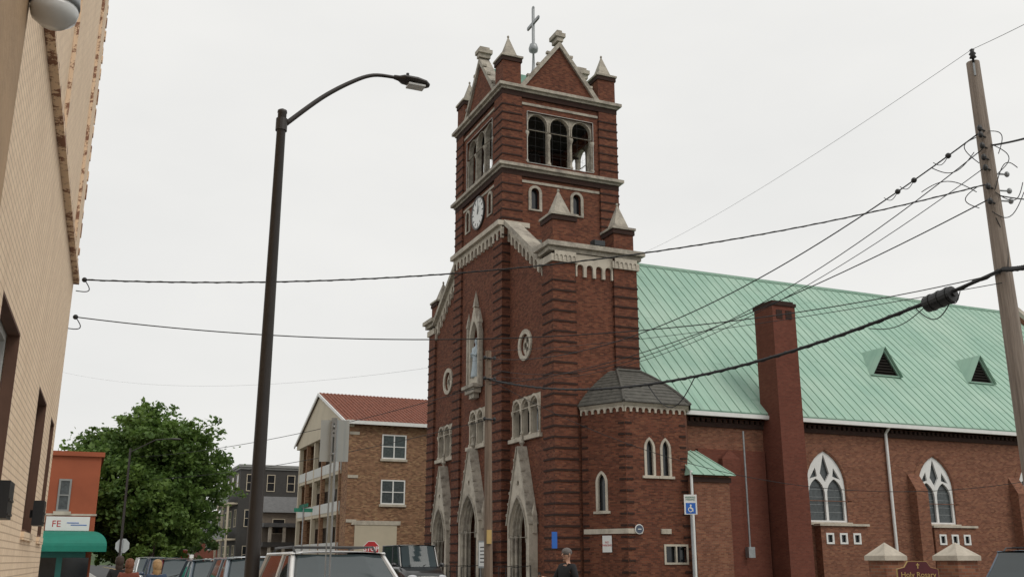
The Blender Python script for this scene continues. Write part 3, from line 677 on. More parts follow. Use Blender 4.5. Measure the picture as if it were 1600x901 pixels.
for F,L in ((F1,L1),(F2,L2)):
    for (a0,a1) in ((.02,.4),(L-.4,L-.02)):
        b=MB(); z=1.0
        while z<bz-.8: b.fbox(F,a0,a1,z,z+.1,.003,.03); z+=.56
        b.build('brick_band','brickdark',bay)
for F,wd,hh,c in ((F1,.5,zb-za,L1*.45),(F2,.42,zd-zc,u2),(F2,.42,zd-zc,u3)):
    z=za if F is F1 else zc
    m=MB(); m.slab(F,parch(c,z-.02,wd+.22,hh+.13,hh*HSR+.02),[parch(c,z,wd-.04,hh-.03,hh*HSR)],.05,-.1); m.fbox(F,c-wd/2-.25,c+wd/2+.25,z-.15,z-.023,-.1,.1); m.build('lancet_window','stonelight',bay)
    MB().slab(F,parch(c,z,wd,hh,hh*HSR),[],-.16,-.2).build('pane','glass',bay)
um=(us+ut)/2
MB().slab(F2,rect(us-.1,ut+.1,ze-.1,zf+.1),[rect(us,um-.04,ze,zf),rect(um+.04,ut,ze,zf)],.05,-.1).build('window','stonelight',bay); MB().fbox(F2,us,ut,ze,zf,-.16,-.2).build('pane','glass',bay)
_,zs=proj(F2,1000,829)
MB().fbox(F1,.1,L1+.05,zs-.12,zs+.12,.03,.09).build('stone_band','stonelight',bay); MB().fbox(F2,-.03,L2*.22,zs-.12,zs+.12,.031,.086).build('stone_band','stonelight',bay); MB().fbox(F2,L2*.52,L2*.68,zs-.12,zs+.12,.003,.086).build('stone_band','stonelight',bay)
def off(k,z): return [(b0[0]-k*.8,b0[1],z),(b1[0]-k*.6,b1[1]-k,z),(b2[0]+k*.6,b2[1]-k,z),(b3[0]+k*.8,b3[1],z)]
def loft(m,A,Bq):
    n=len(A); m.add(A+Bq,[(i,(i+1)%n,(i+1)%n+n,i+n) for i in range(n)]+[tuple(range(n))[::-1],tuple(range(n,2*n))])
m=MB(); loft(m,off(.08,bz),off(.2,bz+.14)); m.build('bay_cornice','stonelight',bay)
for F,L in ((F1,L1),(F2,L2)): MB().slab(F,arcade(0,bz-.01,L,bz-.01,.3,int(L/.36),3),[],.08,.003).build('corbel_arcade','stonelight',bay)
rt=RY(985,583,S0)[1]
m=MB(); A=off(.3,bz+.15); Tp=[(25.6,S0-.16,rt),(25.9,S0-.35,rt),(27.4,S0-.35,rt),(27.7,S0-.16,rt)]
steps=11; prev=A; rails=[[Vector(A[1])],[Vector(A[2])]]
for i in range(steps):
    t=(i+1)/steps; th=t*math.pi/2
    hz=math.sin(th*.95)/math.sin(math.pi/2*.95)
    hcur=t*.75+.25*(1-math.cos(th))
    cur=[Vector(a).lerp(Vector(b),hcur) for a,b in zip(A,Tp)]
    cur=[(c_.x,c_.y,A[0][2]+(rt-A[0][2])*(t*.78+.22*hz)) for c_ in cur]
    lo2=[tuple(Vector(q)+Vector((0,0,.06))) for q in prev]
    m.add([tuple(q) for q in prev]+lo2+[tuple(Vector(q)+Vector((0,0,.015))) for q in cur],[(0,1,5,4),(1,2,6,5),(2,3,7,6),(4,5,9,8),(5,6,10,9),(6,7,11,10)]); prev=cur
    rails[0].append(Vector(cur[1])); rails[1].append(Vector(cur[2]))
m.add([tuple(Vector(q)+Vector((0,0,.02))) for q in prev],[(0,1,2,3)])
for r_ in rails: m.tube([q+Vector((0,0,.05)) for q in r_],.08,6)
m.tube([rails[0][-1]+Vector((0,0,.06)),rails[1][-1]+Vector((0,0,.06))],.1,6)
m.build('bay_roof','slate',bay)
us_,zq=proj(F1,951,849); pl=thing('warning_sign','small white notice with red lettering fixed to the polygonal brick stair bay','sign',F1.p(L1*.55,zq,.06))
MB().fbox(F1,L1*.55-.28,L1*.55+.28,zq-.4,zq+.4,.035,.055).build('sign_board','signwhite',pl)
textmesh('sign_text','NO\nPARKING',.14,F1,L1*.55,zq,.06,'red',pl)
uq,zq=proj(F2,997,826); em=thing('round_emblem','small round dark blue emblem with pale rim on the stair bay wall','emblem',F2.p(uq,zq,.06))
MB().slab(F2,circ(uq,zq,.24,20),[],.13,.09).build('emblem_rim','signwhite',em); MB().slab(F2,circ(uq,zq,.2,20),[],.145,.131).build('emblem_face','cblue',em); MB().fbox(F2,uq-.1,uq+.1,zq-.02,zq+.02,.146,.16).build('emblem_bar','signwhite',em)
nb=thing('notice_board','grey glazed notice board beside the middle church door','notice board',(21.6,53.4,0))
MB().fbox(FX(21.4),53.1,54.4,1.2,2.7,0,.12).build('board_frame','galv',nb); MB().fbox(FX(21.4),53.2,54.3,1.3,2.6,.121,.13).build('board_face','signwhite',nb)
m=MB(); 
for i in range(5): m.fbox(FX(21.4),53.35,54.1,1.5+i*.2,1.56+i*.2,.131,.136)
m.build('board_lines','black',nb); MB().box(21.35,21.4,53.2,53.3,0,1.2).build('leg','galv',nb); MB().box(21.35,21.4,54.2,54.3,0,1.2).build('leg','galv',nb)
bs=thing('blue_sign','narrow blue sign hung on the near corner pier of the church','sign',(23.2,46.1,3)); x,z=RY(866,843,46.1)
MB().fbox(FY(46.1),x-.14,x+.14,z-.4,z+.4,0,.05).build('sign_board','blue',bs)
x,z=RY(932,372,46.6); fl=thing('floodlight','black floodlight standing on the cornice between two stone pinnacles','floodlight',(x,46.5,18.3))
MB().box(x-.35,x+.35,46.3,46.7,18.4,18.75).build('housing','black',fl); MB().box(x-.32,x+.32,46.2,46.298,18.43,18.72).build('lens','glass',fl); MB().box(x-.06,x+.06,46.4,46.6,18.303,18.4).build('foot','black',fl)
# ---------------------------------------------------------------- generic windows
def win(parent,F,u0,u1,z0,z1,fm='white',gm='glass',cols=2,sill=None,t=.08,name='window'):
    m=MB(); hs=[]; W=(u1-u0-t*(cols+1))/cols
    for i in range(cols):
        a=u0+t+i*(W+t); mz=(z0+z1)/2
        hs.append(rect(a,a+W,z0+t,mz-t/3)); hs.append(rect(a,a+W,mz+t/3,z1-t))
    m.slab(F,rect(u0,u1,z0,z1),hs,.07,.0+.003); o=m.build(name,fm,parent)
    MB().fbox(F,u0+.02,u1-.02,z0+.02,z1-.02,.006,.03).build('pane',gm,o)
    if sill: MB().fbox(F,u0-.12,u1+.12,z0-.2,z0-.003,.003,.14).build('sill',sill,o)
    return o
# ---------------------------------------------------------------- apartment building
AX,AY0,AY1=21.0,84.5,105.5; ac=95.5
ab=thing('apartment_building','three storey brown brick apartment building with red tile roof and pale balconies','building',(AX,AY0,0))
ez=RY(543,655,AY0)[1]; gz=RX(503,617,AX)[1]; AX2=62
m=MB(); m.slab(FY(AY0),rect(AX,AX2,0,ez),[],0,-.4); m.slab(FY(AY1),rect(AX,AX2,0,ez),[],0,.4); m.box(AX2-.4,AX2,AY0+.41,AY1-.41,0,ez); m.box(AX,AX+.4,AY0+.4,AY0+2.2,0,ez)
m.build('wall','brickbrown',ab)
m=MB(); m.box(AX+1.6,AX+2,AY0+2.2,AY1-.4,0,ez); m.slab(FX(AX-.3),[(AY0-.1,ez-.6),(AY1+.1,ez-.6),(AY1+.1,ez),(ac,gz-.12),(AY0-.1,ez)],[],0,-.69); m.build('front_wall','creamwall',ab)
m=MB()
m.add([(AX-.45,AY0-.5,ez-.15),(AX2,AY0-.5,ez-.15),(AX2,ac,gz+.1),(AX-.45,ac,gz+.1),(AX-.45,AY1+.5,ez-.15),(AX2,AY1+.5,ez-.15)],[(0,1,2,3),(3,2,5,4)])
x=AX-.4
SLr=math.hypot(ac-AY0+.5,gz-ez+.25)
Fq=Fr((0,AY0-.5,ez-.15),(1,0,0),(0,-(gz-ez+.25),ac-AY0+.5),(0,ac-AY0+.5,gz-ez+.25))
while x<AX2: m.fbox(Fq,x,x+.14,0,SLr,.0,.045); x+=.36
for k in range(1,22): m.fbox(Fq,AX-.44,AX2,k*SLr/22,k*SLr/22+.06,.0,.04)
m.build('roof','redtile',ab)
MB().box(AX-.45,AX2,AY0-.62,AY0-.51,ez-.4,ez-.1).build('fascia','white',ab); MB().slab(FX(AX-.45),[(AY0-.5,ez-.4),(ac,gz-.2),(AY1+.5,ez-.4),(AY1+.5,ez-.15),(ac,gz+.1),(AY0-.5,ez-.15)],[],.1,.0).build('fascia','white',ab)
for k in range(3):
    z=ez-1.0-k*3.7
    if z>2: MB().fbox(FY(AY0),AX+.02,AX+.9,z-.25,z,.003,.06).build('stone_trim','stonelight',ab)
for (a,b,c,d) in ((596,716,635,680),(594,787,633,750)):
    u0,z0=RY(a,b,AY0); u1,z1=RY(c,d,AY0); win(ab,FY(AY0),u0,u1,z0,z1,'white','leaded',2,'stonelight',.11)
    win(ab,FY(AY0),u0+13,u1+13,z0,z1,'white','leaded',2,'stonelight',.11)
u0,z0=RY(553,848,AY0);u1,z1=RY(620,820,AY0); 
MB().fbox(FY(AY0),u0,u1,0,z1,.003,.06).build('garage_panel','creamwall',ab); MB().fbox(FY(AY0),u0-.3,u1+.3,z1,z1+.35,.003,.1).build('lintel','stonelight',ab)
for i in range(4):
    z=ez-.6-i*3.5
    if i>0 and z>.5:
        MB().box(AX-.1,AX+1.6,AY0+2.25,AY1-.6,z-.3,z).build('balcony_floor','creamwall',ab)
        MB().box(AX-.14,AX-.02,AY0+2.25,AY1-.6,z+.0,z+.85).build('balcony_rail','whiteframe',ab)
    if z-3.3>0:
        for j in range(5):
            y=AY0+3.5+j*3.4; MB().fbox(FX(AX+1.6),y,y+1.6,z-3.3,z-1.1,.003,.06).build('balcony_door','glass',ab)
for j in range(6):
    y=AY0+2.3+j*3.5; MB().box(AX-.16,AX+.2,y,y+.4,0,ez-.6).build('column','brickbrown' if j%2==0 else 'creamwall',ab)
# ---------------------------------------------------------------- distant houses
def house(label,x0,x1,y0,y1,h,wm,rm,floors,pitched=0,name='house',group=None,nw=3,balc=False,fm='white'):
    t=thing(name,label,'house',(x0,y0,0),group)
    MB().box(x0,x1,y0,y1,0,h).build('wall',wm,t)
    m=MB()
    if pitched:
        c=(y0+y1)/2; m.add([(x0-.4,y0-.4,h),(x1+.4,y0-.4,h),(x1+.4,c,h+pitched),(x0-.4,c,h+pitched),(x0-.4,y1+.4,h),(x1+.4,y1+.4,h)],[(0,1,2,3),(3,2,5,4),(0,3,4),(1,5,2),(0,4,5,1)])
    else: m.box(x0-.25,x1+.25,y0-.25,y1+.25,h,h+.3); m.box(x0-.12,x1+.12,y0-.12,y1+.12,h-.25,h-.003)
    m.build('roof',rm,t)
    fh=h/floors
    for f in range(floors):
        for i in range(nw):
            W=(x1-x0)/nw; win(t,FY(y0),x0+W*(i+.3),x0+W*(i+.7),f*fh+fh*.32,f*fh+fh*.8,fm,'glass',1,None,.08)
        n2=max(2,int((y1-y0)/3.5))
        for i in range(n2):
            W=(y1-y0)/n2; win(t,FX(x0),y0+W*(i+.3),y0+W*(i+.7),f*fh+fh*.32,f*fh+fh*.82,fm,'glass',1,None,.1)
        if balc and f>0:
            MB().box(x0-1.2,x0-.003,y0+.6,y1-6,f*fh-.2,f*fh).build('balcony_floor','creamwall',t); MB().box(x0-1.22,x0-1.14,y0+.6,y1-6,f*fh+.002,f*fh+.95).build('balcony_rail','greysiding',t)
            for yy in (y0+.6,y0+5,y1-6.3): MB().box(x0-1.2,x0-.98,yy,yy+.25,(f-1)*fh,f*fh-.203).build('balcony_post','creamwall',t)
    return t
x0=RY(372,800,122)[0]; x1=RY(428,800,122)[0]; top=RY(385,729,122)[1]
t=house('dark slate clad three storey house with pale balconies and cornice',x0,x1+3,122,138,top,'siding','greysiding',3,0,nw=3,balc=True,fm='creamwall')
x0b=RY(410,820,112)[0]; x1b=RY(466,820,112)[0]; topb=RY(430,800,112)[1]
t=house('low tan house with shingle roof and front porch beside the apartment building',x0b,x1b+3,112,119,topb,'tansiding','roofgrey',2,1.9,nw=2,fm='creamwall')
for i in range(4): xx=x0b+.3+i*1.5; MB().box(xx,xx+.3,109.6,109.9,0,topb-1.6).build('porch_column','stonelight',t)
MB().box(x0b-.3,x1b+.5,109.3,111.99,topb-1.6,topb-1.2).build('porch_roof','roofgrey',t)
MB().box(x0b-.3,x1b+.5,109.4,111.99,3.0,3.5).build('porch_beam','siding',t)
for i,(px,pt,yy,wm,rm,lab) in enumerate(((322,812,190,'white','roofgrey','far white house glimpsed between the big tree and the street'),(338,822,170,'brickred','roofgrey','small far brick house left of the slate clad house'),(306,838,230,'greysiding','roofgrey','pale far house at the end of the street'))):
    xc,zc_=RY(px,pt,yy); house(lab,xc-2.2,xc+3,yy,yy+9,max(4,zc_-2),wm,rm,2,2,nw=2)
# cafe building
ob=thing('cafe_building','orange two storey corner building with green awning and teal shopfront','building',(-8,60,0))
OY=60; ox1=RY(150,800,OY)[0]; ot=RY(115,712,OY)[1]
MB().box(-12,ox1,OY,OY+12,0,ot).build('wall','orange',ob)
MB().box(-12.2,ox1+.15,OY-.15,OY+12.1,ot,ot+.25).build('roof_edge','orange',ob)
MB().box(-12.1,ox1+.05,OY-.06,OY-.003,3.95,4.05).build('string_course','stonelight',ob)
u0,z0=RY(87,798,OY);u1,z1=RY(113,748,OY); win(ob,FY(OY),u0,u1,z0,z1,'greysiding','leaded',1,'stonelight',.1); win(ob,FY(OY),u0-4,u1-4,z0,z1,'greysiding','leaded',1,'stonelight',.1)
zb_=RY(120,829,OY)[1]; za_=RY(120,861,OY-1.8)[1]; xe=RY(167,850,OY-1.8)[0]
prof=[(-1.8*math.sin(i/9*math.pi/2),za_+.3+(zb_-za_-.3)*math.cos(i/9*math.pi/2)) for i in range(10)]+[(-1.8,za_)]
m=MB()
for i in range(len(prof)-1):
    (a,b),(c,d)=prof[i],prof[i+1]; e0=-.8*(1-math.sin(min(1,i/9)*math.pi/2)); e1=-.8*(1-math.sin(min(1,(i+1)/9)*math.pi/2))
    m.add([(-6,OY+a,b),(xe+e0,OY+a,b),(xe+e1,OY+c,d),(-6,OY+c,d)],[(0,1,2,3)])
m.add([(xe-.8*(1-math.sin(min(1,i/9)*math.pi/2)),OY+a,b) for i,(a,b) in enumerate(prof)]+[(xe,OY,za_)],[tuple(range(len(prof)+1))])
m.build('awning','awning',ob)
MB().fbox(FY(OY),-4,ox1-.3,0,za_,.003,.1).build('shopfront','teal',ob)
for i in range(3): MB().fbox(FY(OY),-3.6+i*1.6,-2.3+i*1.6,.6,za_-.3,.101,.12).build('shop_window','glass',ob)
u0,z0=RY(70,828,OY); u1,z1=RY(141,807,OY)
MB().fbox(FY(OY),u0,u1,z0,z1,.003,.12).build('shop_sign','signwhite',ob)
uf,zf_=RY(88,818,OY); textmesh('sign_text','FE',.48,FY(OY),uf,zf_,.125,'red',ob)
uf2=RY(120,818,OY)[0]; MB().fbox(FY(OY),uf2-.5,uf2+.1,zf_+.05,zf_+.09,.122,.135).fbox(FY(OY),uf2-.3,uf2+.5,zf_-.06,zf_-.02,.122,.135).build('sign_logo','blue',ob)
# ---------------------------------------------------------------- cream building near left
wa=R(1.68); WF=Fr((-1.0*math.cos(wa),1.0*math.sin(wa),0),(math.sin(wa),math.cos(wa),0),(math.cos(wa),-math.sin(wa),0))
cb=thing('cream_building','cream painted brick building with flaking upper wall close at the left','building',WF.p(18.5,0,0))
WE=18.5; ws=[(8.9,10.7),(13.9,15.6),(16.95,17.9)]
wb,wt=EYE+.35,EYE+2.16
m=MB(); m.slab(WF,rect(-6,WE,0,6.3),[rect(a,b,wb,wt) for a,b in ws]+[rect(3.6,5.6,wb,wt)],0,-.45)
m.fbox(WF,-6,WE,0,12.6,-9,-8.6); m.fbox(WF,WE-.4,WE,0,12.6,-8.59,-.46)
m.build('wall','cream',cb)
MB().fbox(WF,-6,WE-.02,6.40,12.6,-.45,-.02).build('upper_wall','cream',cb)
MB().fbox(WF,-6,WE+.05,6.303,6.397,-.4,.09).build('ledge','peel',cb)
for a,b in ((17.3,18.5),(12.6,13.7),(8.2,9.3)):
    MB().fbox(WF,a,b,6.6,12.6,-.019,.02).build('upper_pilaster','cream',cb)
    MB().fbox(WF,a-.06,a-.003,6.5,12.6,-.019,.03).build('peeling_edge','peel',cb)
    MB().fbox(WF,a-.08,b,6.40,6.6,-.019,.05).build('pilaster_base','peel',cb)
m2=MB(); z=6.6; rnd=random.Random(4)
while z<12.4:
    h_=rnd.uniform(.1,.3); m2.fbox(WF,WE-.08,WE+rnd.uniform(.0,.03),z,z+h_,-.2,.024+rnd.uniform(0,.02)); z+=h_+rnd.uniform(.05,.25)
m2.build('corner_edge','peel',cb)
MB().fbox(WF,-3,7.2,0,9,.003,.1).build('pilaster','ochre',cb)
for a,b in ws:
    m=MB(); m.slab(WF,rect(a+.003,b-.003,wb+.003,wt-.003),[rect(a+.1,b-.1,wb+.1,(wb+wt)/2-.03),rect(a+.1,b-.1,(wb+wt)/2+.03,wt-.1)],-.12,-.2); o=m.build('window','whiteframe' if a<12 else 'bronze',cb)
    MB().fbox(WF,a+.01,b-.01,wb+.01,wt-.01,-.21,-.24).build('pane','glass',o); MB().fbox(WF,a-.05,b+.05,wb-.1,wb-.003,-.3,.04).build('sill','cream',o)
    MB().slab(WF,rect(a+.003,b-.003,wb+.003,wt-.003),[rect(a+.03,b-.03,wb+.03,wt-.03)],.0,-.11).build('window_reveal','brownflake',o)
for a,z in ((9.9,EYE+.5),(15.0,EYE+.6)):
    q=thing('window_box_unit','black metal box bracketed on the cream wall, '+('nearer of the two' if a<12 else 'farther of the two'),'wall box',WF.p(a,z,.1))
    MB().fbox(WF,a-.2,a+.25,z-.15,z+.17,.04,.17).build('housing','black',q); MB().fbox(WF,a-.1,a+.1,z-.05,z+.05,.003,.04).build('bracket','black',q)
    MB().fbox(WF,a-.18,a+.22,z-.12,z-.1,.171,.18).build('front_slat','bronze',q); MB().fbox(WF,a-.18,a+.22,z,z+.02,.171,.18).build('front_slat','bronze',q)
lp=AT(86,10,6.4)
wl=thing('wall_lamp','frosted glass wall lamp with grey metal hood high on the cream wall','lamp',lp)
m=MB().lathe(lp.x,lp.y,[(.06,lp.z+.3),(.15,lp.z+.25),(.165,lp.z+.05),(.17,lp.z+.0)],20); m.tube([lp+Vector((0,0,.2)),lp+Vector((-.25,0,.28)),lp+Vector((-.62,0,.28))],.03,8); m.build('lamp_hood','galv',wl,smooth=True)
MB().lathe(lp.x,lp.y,[(.155,lp.z+.0),(.165,lp.z-.04),(.15,lp.z-.1),(.09,lp.z-.15),(.01,lp.z-.16)],20).build('lamp_globe','lampglass',wl,smooth=True)
# ---------------------------------------------------------------- street lamp
pt=AT(441,178,15.9); bx,by=pt.x,pt.y
sl_=thing('street_lamp','tall dark brown street lamp pole with curved arm reaching over the road','street lamp',(bx,by,.13))
m=MB().lathe(bx,by,[(.12,.13),(.115,1),(.075,pt.z),(.085,pt.z+.02),(.08,pt.z+.06),(.01,pt.z+.1)],18); m.build('pole','bronze',sl_,smooth=True)
MB().box(bx-.2,bx+.2,by-.2,by+.2,.13,.2).lathe(bx,by,[(.17,.2),(.15,.42),(.12,.45)],18).build('base','bronze',sl_)
zb0=pt.z-.2; al=1.98
top_=AT(580,130,16.84).z
P0=[(0,zb0),(.62,zb0+(top_-zb0)*.50),(1.15,zb0+(top_-zb0)*.83),(1.55,top_+.0),(al,top_+.04)]
def cr_(P,n=6):
    out=[]; Q=[P[0]]+P+[P[-1]]
    for i in range(1,len(Q)-2):
        for k in range(n):
            t=k/n; a,b,c,d=Q[i-1],Q[i],Q[i+1],Q[i+2]
            out.append(tuple(.5*((2*b[j])+(-a[j]+c[j])*t+(2*a[j]-5*b[j]+4*c[j]-d[j])*t*t+(-a[j]+3*b[j]-3*c[j]+d[j])*t**3) for j in (0,1)))
    out.append(P[-1]); return out
ar=[(bx+.05+a,by,z) for a,z in cr_(P0)]
MB().tube(ar,[.045-.014*i/(len(ar)-1) for i in range(len(ar))],10).build('arm','bronze',sl_,smooth=True)
MB().tube([(bx,by,pt.z-.32),(bx,by,pt.z-.1)],.1,16).build('arm_clamp','bronze',sl_)
e=Vector(ar[-1])-Vector((.04,0,0))
m=MB(); prof=[(0,.045,.045),(.1,.08,.05),(.18,.15,.075),(.42,.17,.09),(.6,.14,.07),(.68,.06,.035)]
for (dx_,hw,hh) in prof:
    for j in range(12):
        a=2*math.pi*j/12; m.v.append(e+Vector((dx_,hw*math.cos(a),hh*math.sin(a)*(1 if math.sin(a)>0 else .8)-dx_*.06)))
for i in range(5):
    for j in range(12): m.f.append((i*12+j,i*12+(j+1)%12,(i+1)*12+(j+1)%12,(i+1)*12+j))
m.f.append(tuple(range(12))); m.f.append(tuple(range(60,72)))
m.build('luminaire','bronze',sl_,smooth=False)
MB().box(e.x+.26,e.x+.58,e.y-.11,e.y+.11,e.z-.125,e.z-.09).build('lamp_lens','lampglass',sl_)
MB().lathe(e.x+.26,e.y,[(.03,e.z+.05),(.03,e.z+.13),(.005,e.z+.14)],8).build('photocell','black',sl_)
# ---------------------------------------------------------------- utility poles
pt=AT(1520,98,18.1); ux,uy,uz=pt.x,pt.y,pt.z
up=thing('utility_pole','tall weathered grey wooden utility pole at the right edge','utility pole',(ux+.15,uy,0))
def polept(z): t=z/uz; return Vector((ux+.15*(1-t),uy,z))
MB().tube([polept(0),polept(uz*.5),polept(uz)],[.19,.165,.125],16).build('pole','pole',up)
def insul(p,name,parent,h=.22,r=.07):
    MB().lathe(p.x,p.y,[(.02,p.z-.1),(.025,p.z),(r,p.z+.02),(r*.6,p.z+.07),(r,p.z+.1),(r*.5,p.z+.15),(r*.7,p.z+h-.03),(.01,p.z+h)],10).build(name,'black',parent,smooth=True)
tp=Vector((ux-.1,uy-.1,uz+.02)); insul(tp,'top_insulator',up); MB().tube([(ux-.1,uy-.1,uz-.35),(ux-.1,uy-.1,uz)],.02,6).build('insulator_pin','galv',up)
for yy in (205,215,232,250,266,295,318): 
    v=AT(1524,yy,18.0); q=polept(v.z)+Vector((-.17,-.1,0)); MB().tube([q+Vector((.1,0,0)),q+Vector((-.08,-.05,0))],.018,6).ell(q+Vector((-.1,-.06,0)),(.05,.05,.07),8,6).build('insulator','black',up)
for yy in (270,296,312): 
    v=AT(1555,yy,18.0); q=polept(v.z)+Vector((.17,-.1,0)); MB().tube([q+Vector((-.1,0,0)),q+Vector((.1,-.05,0))],.018,6).ell(q+Vector((.12,-.06,0)),(.05,.05,.06),8,6).build('insulator','galv',up)
def loopw(mb,p,q,bulge,r=.009,n=14,amp=0):
    p=Vector(p);q=Vector(q); mb.tube([p.lerp(q,i/n)+Vector(bulge)*math.sin(math.pi*i/n)+Vector((0,0,amp*math.sin(i*1.7))) for i in range(n+1)],r,5)
for (a,b,bu) in (((1525,215),(1530,255),(-.35,0,.0)),((1527,292),(1530,325),(-.35,0,-.1)),((1548,225),(1560,270),(.4,0,.1)),((1555,300),(1598,285),(.1,0,-.25)),((1555,296),(1590,262),(0,0,.3)),((1550,330),(1600,300),(0,0,-.3)),((1545,205),(1560,240),(.25,0,.2)),((1522,238),(1455,262),(0,0,-.25)),((1526,300),(1440,300),(0,0,.22)),((1556,340),(1575,420),(.12,0,.0))):
    m=MB(); loopw(m,AT(*a,17.95),AT(*b,17.95),bu); m.build('jumper_wire','wire',up)
cp=AT(763,548,38); cx,cy_,cz_=cp.x,cp.y,cp.z
up2=thing('utility_pole','thin brown wooden utility pole standing in front of the church doors','utility pole',(cx,cy_,0))
MB().tube([(cx+.06,cy_,0),(cx,cy_,cz_)],[.17,.12],14).build('pole','poledark',up2)
for yy in (560,592,655): v=AT(764,yy,38); MB().tube([(cx-.2,cy_-.15,v.z),(cx+.2,cy_-.15,v.z)],.03,6).ell((cx-.2,cy_-.15,v.z),(.07,.07,.08),8,6).ell((cx+.2,cy_-.15,v.z),(.07,.07,.08),8,6).build('insulator','black',up2)
MB().box(cx-.09,cx+.09,cy_-.22,cy_-.16,2.2,2.7).build('pole_tag','gold',up2)
# ---------------------------------------------------------------- wires
def wire(label,A,Bq,sag,r,name='overhead_wire',twist=False,n=40):
    pts=[A.lerp(Bq,i/n)-Vector((0,0,sag*4*(i/n)*(1-i/n))) for i in range(n+1)]
    mb=MB(); mb.tube(pts,r,6)
    if twist:
        n2=n*6; q=[]
        for i in range(n2+1):
            t=i/n2; a=i*1.1; q.append(A.lerp(Bq,t)-Vector((0,0,sag*4*t*(1-t)))+Vector((0,r*1.0*math.cos(a),r*1.0*math.sin(a))))
        mb.tube(q,r*.55,5)
    o=mb.build(name,'wire',smooth=True); tag(o,label,'wire'); return pts
P1=polept(AT(1515,292,18.1).z)+Vector((-.2,-.1,0))
wire('upper black twisted wire running from cream building corner to right utility pole',AT(132,437,16.9),P1,.66,.013,twist=True)
P2=polept(AT(1520,430,18.1).z)+Vector((-.2,-.1,0))
wire('lower black wire running from cream building corner across to right utility pole',AT(118,495,16.9),P2,.78,.010)
CP=lambda y:AT(764,y,37.9)
P3=polept(AT(1558,425,18.1).z)+Vector((-.18,-.15,0))
hv=wire('thick black bundled cable sagging from right pole down to the thin pole',P3,CP(592),1.15,.036,'bundled_cable',True)
wire('continuation of the thick bundled cable beyond the right pole',P3,AT(1680,385,15),.1,.036,'bundled_cable',True)
A4=polept(AT(1519,212,18.1).z)+Vector((-.2,-.1,0)); wire('highest long wire crossing in front of the green roof to the thin pole',A4,CP(560),1.35,.014)
P4=polept(AT(1519,238,18.1).z)+Vector((-.2,-.1,0)); wire('second long wire just under the highest one near right pole',P4,CP(575),1.7,.01)
P4=polept(AT(1519,315,18.1).z)+Vector((-.2,-.1,0)); wire('straight wire from right pole above the chimney to thin pole',P4,CP(600),.75,.012)
P4=polept(AT(1519,266,18.1).z)+Vector((-.2,-.1,0)); wire('thin slack wire between the second long wire and the straight wire',P4,CP(585),1.5,.008)
P4=polept(AT(1522,445,18.1).z)+Vector((-.2,-.1,0)); wire('thin wire from right pole just above the bundled cable to thin pole',P4,CP(548),.25,.008)
wire('thin wire from thin pole leftwards above the brown apartment roof',CP(600),AT(40,706,80),1.4,.014)
wire('thin wire from thin pole leftwards below the apartment roof',CP(655),AT(40,738,80),1.3,.014)
wire('thin wire from thin pole towards cream building, middle height',CP(560),AT(40,565,80),1.5,.004)
wire('thin wire drooping from thin pole past the stair bay along the nave wall',CP(592),AT(1640,745,34),1.9,.012)
tpw=tp+Vector((0,0,.2)); wire('fine wire rising from right pole top out of the picture',tpw,AT(1680,-3,13),.02,.005)
wire('fine pale wire from right pole top down to the church block',tpw,AT(1003,396,52),.3,.0045)
wire('black wire leaving right pole at the right, upper one',polept(AT(1545,222,18).z)+Vector((.15,0,0)),AT(1680,190,14),.05,.02)
wire('black wire leaving right pole at the right, lower one',polept(AT(1555,300,18).z)+Vector((.15,0,0)),AT(1680,312,14),.05,.012)
c=hv[3].lerp(hv[2],.35)-Vector((0,0,.05)); dr=(hv[4]-hv[2]).normalized()
sp=thing('splice_closure','fat black cylindrical cable splice hanging on the bundled cable','cable splice',c)
MB().tube([c-dr*.38,c-dr*.34,c-dr*.33,c+dr*.32,c+dr*.33,c+dr*.4],[.06,.06,.165,.165,.06,.06],16).build('housing','black',sp)
for k in (-.26,-.05,.16): MB().tube([c+dr*k,c+dr*(k+.045)],.178,16).build('clamp_ring','black',sp)
for (a,b,h_,r_) in ((-.36,.6,-.36,.012),(.3,1.9,-.2,.01),(-.5,-.2,-.2,.01)):
    m=MB(); loopw(m,c+dr*a,c+dr*b,(0,0,h_),r_); m.build('loose_cable','wire',sp)
m=MB(); loopw(m,hv[17],hv[21],(0,0,-.75),.015); tag(m.build('cable_loop','wire'),'hanging V shaped slack loop below the bundled cable near the stair bay','cable')
for i,t in enumerate((.035,.075,.095)):
    pp=A4.lerp(CP(560),t)-Vector((0,0,1.35*4*t*(1-t))); m=MB(); m.ell(pp,(.06,.06,.06),8,6); loopw(m,pp,pp+Vector((-.1,.3,-.05)),(0,0,-.12),.008)
    tag(m.build('wire_clamp','black'),('small black clamp on the highest long wire, closest to the right pole','small black clamp on the highest long wire, middle of three','small black clamp on the highest long wire, farthest from the right pole')[i],'wire clamp')
for (a,lab) in (((132,437),'upper wire anchor with short loop on the cream building corner'),((118,495),'lower wire anchor with short loop on the cream building corner')):
    q=AT(*a,16.9); m=MB(); loopw(m,q,q+Vector((-.12,.05,-.2)),(.15,0,-.08),.009); m.ell(q,(.045,.045,.045)); tag(m.build('wire_anchor','wire'),lab,'wire anchor')
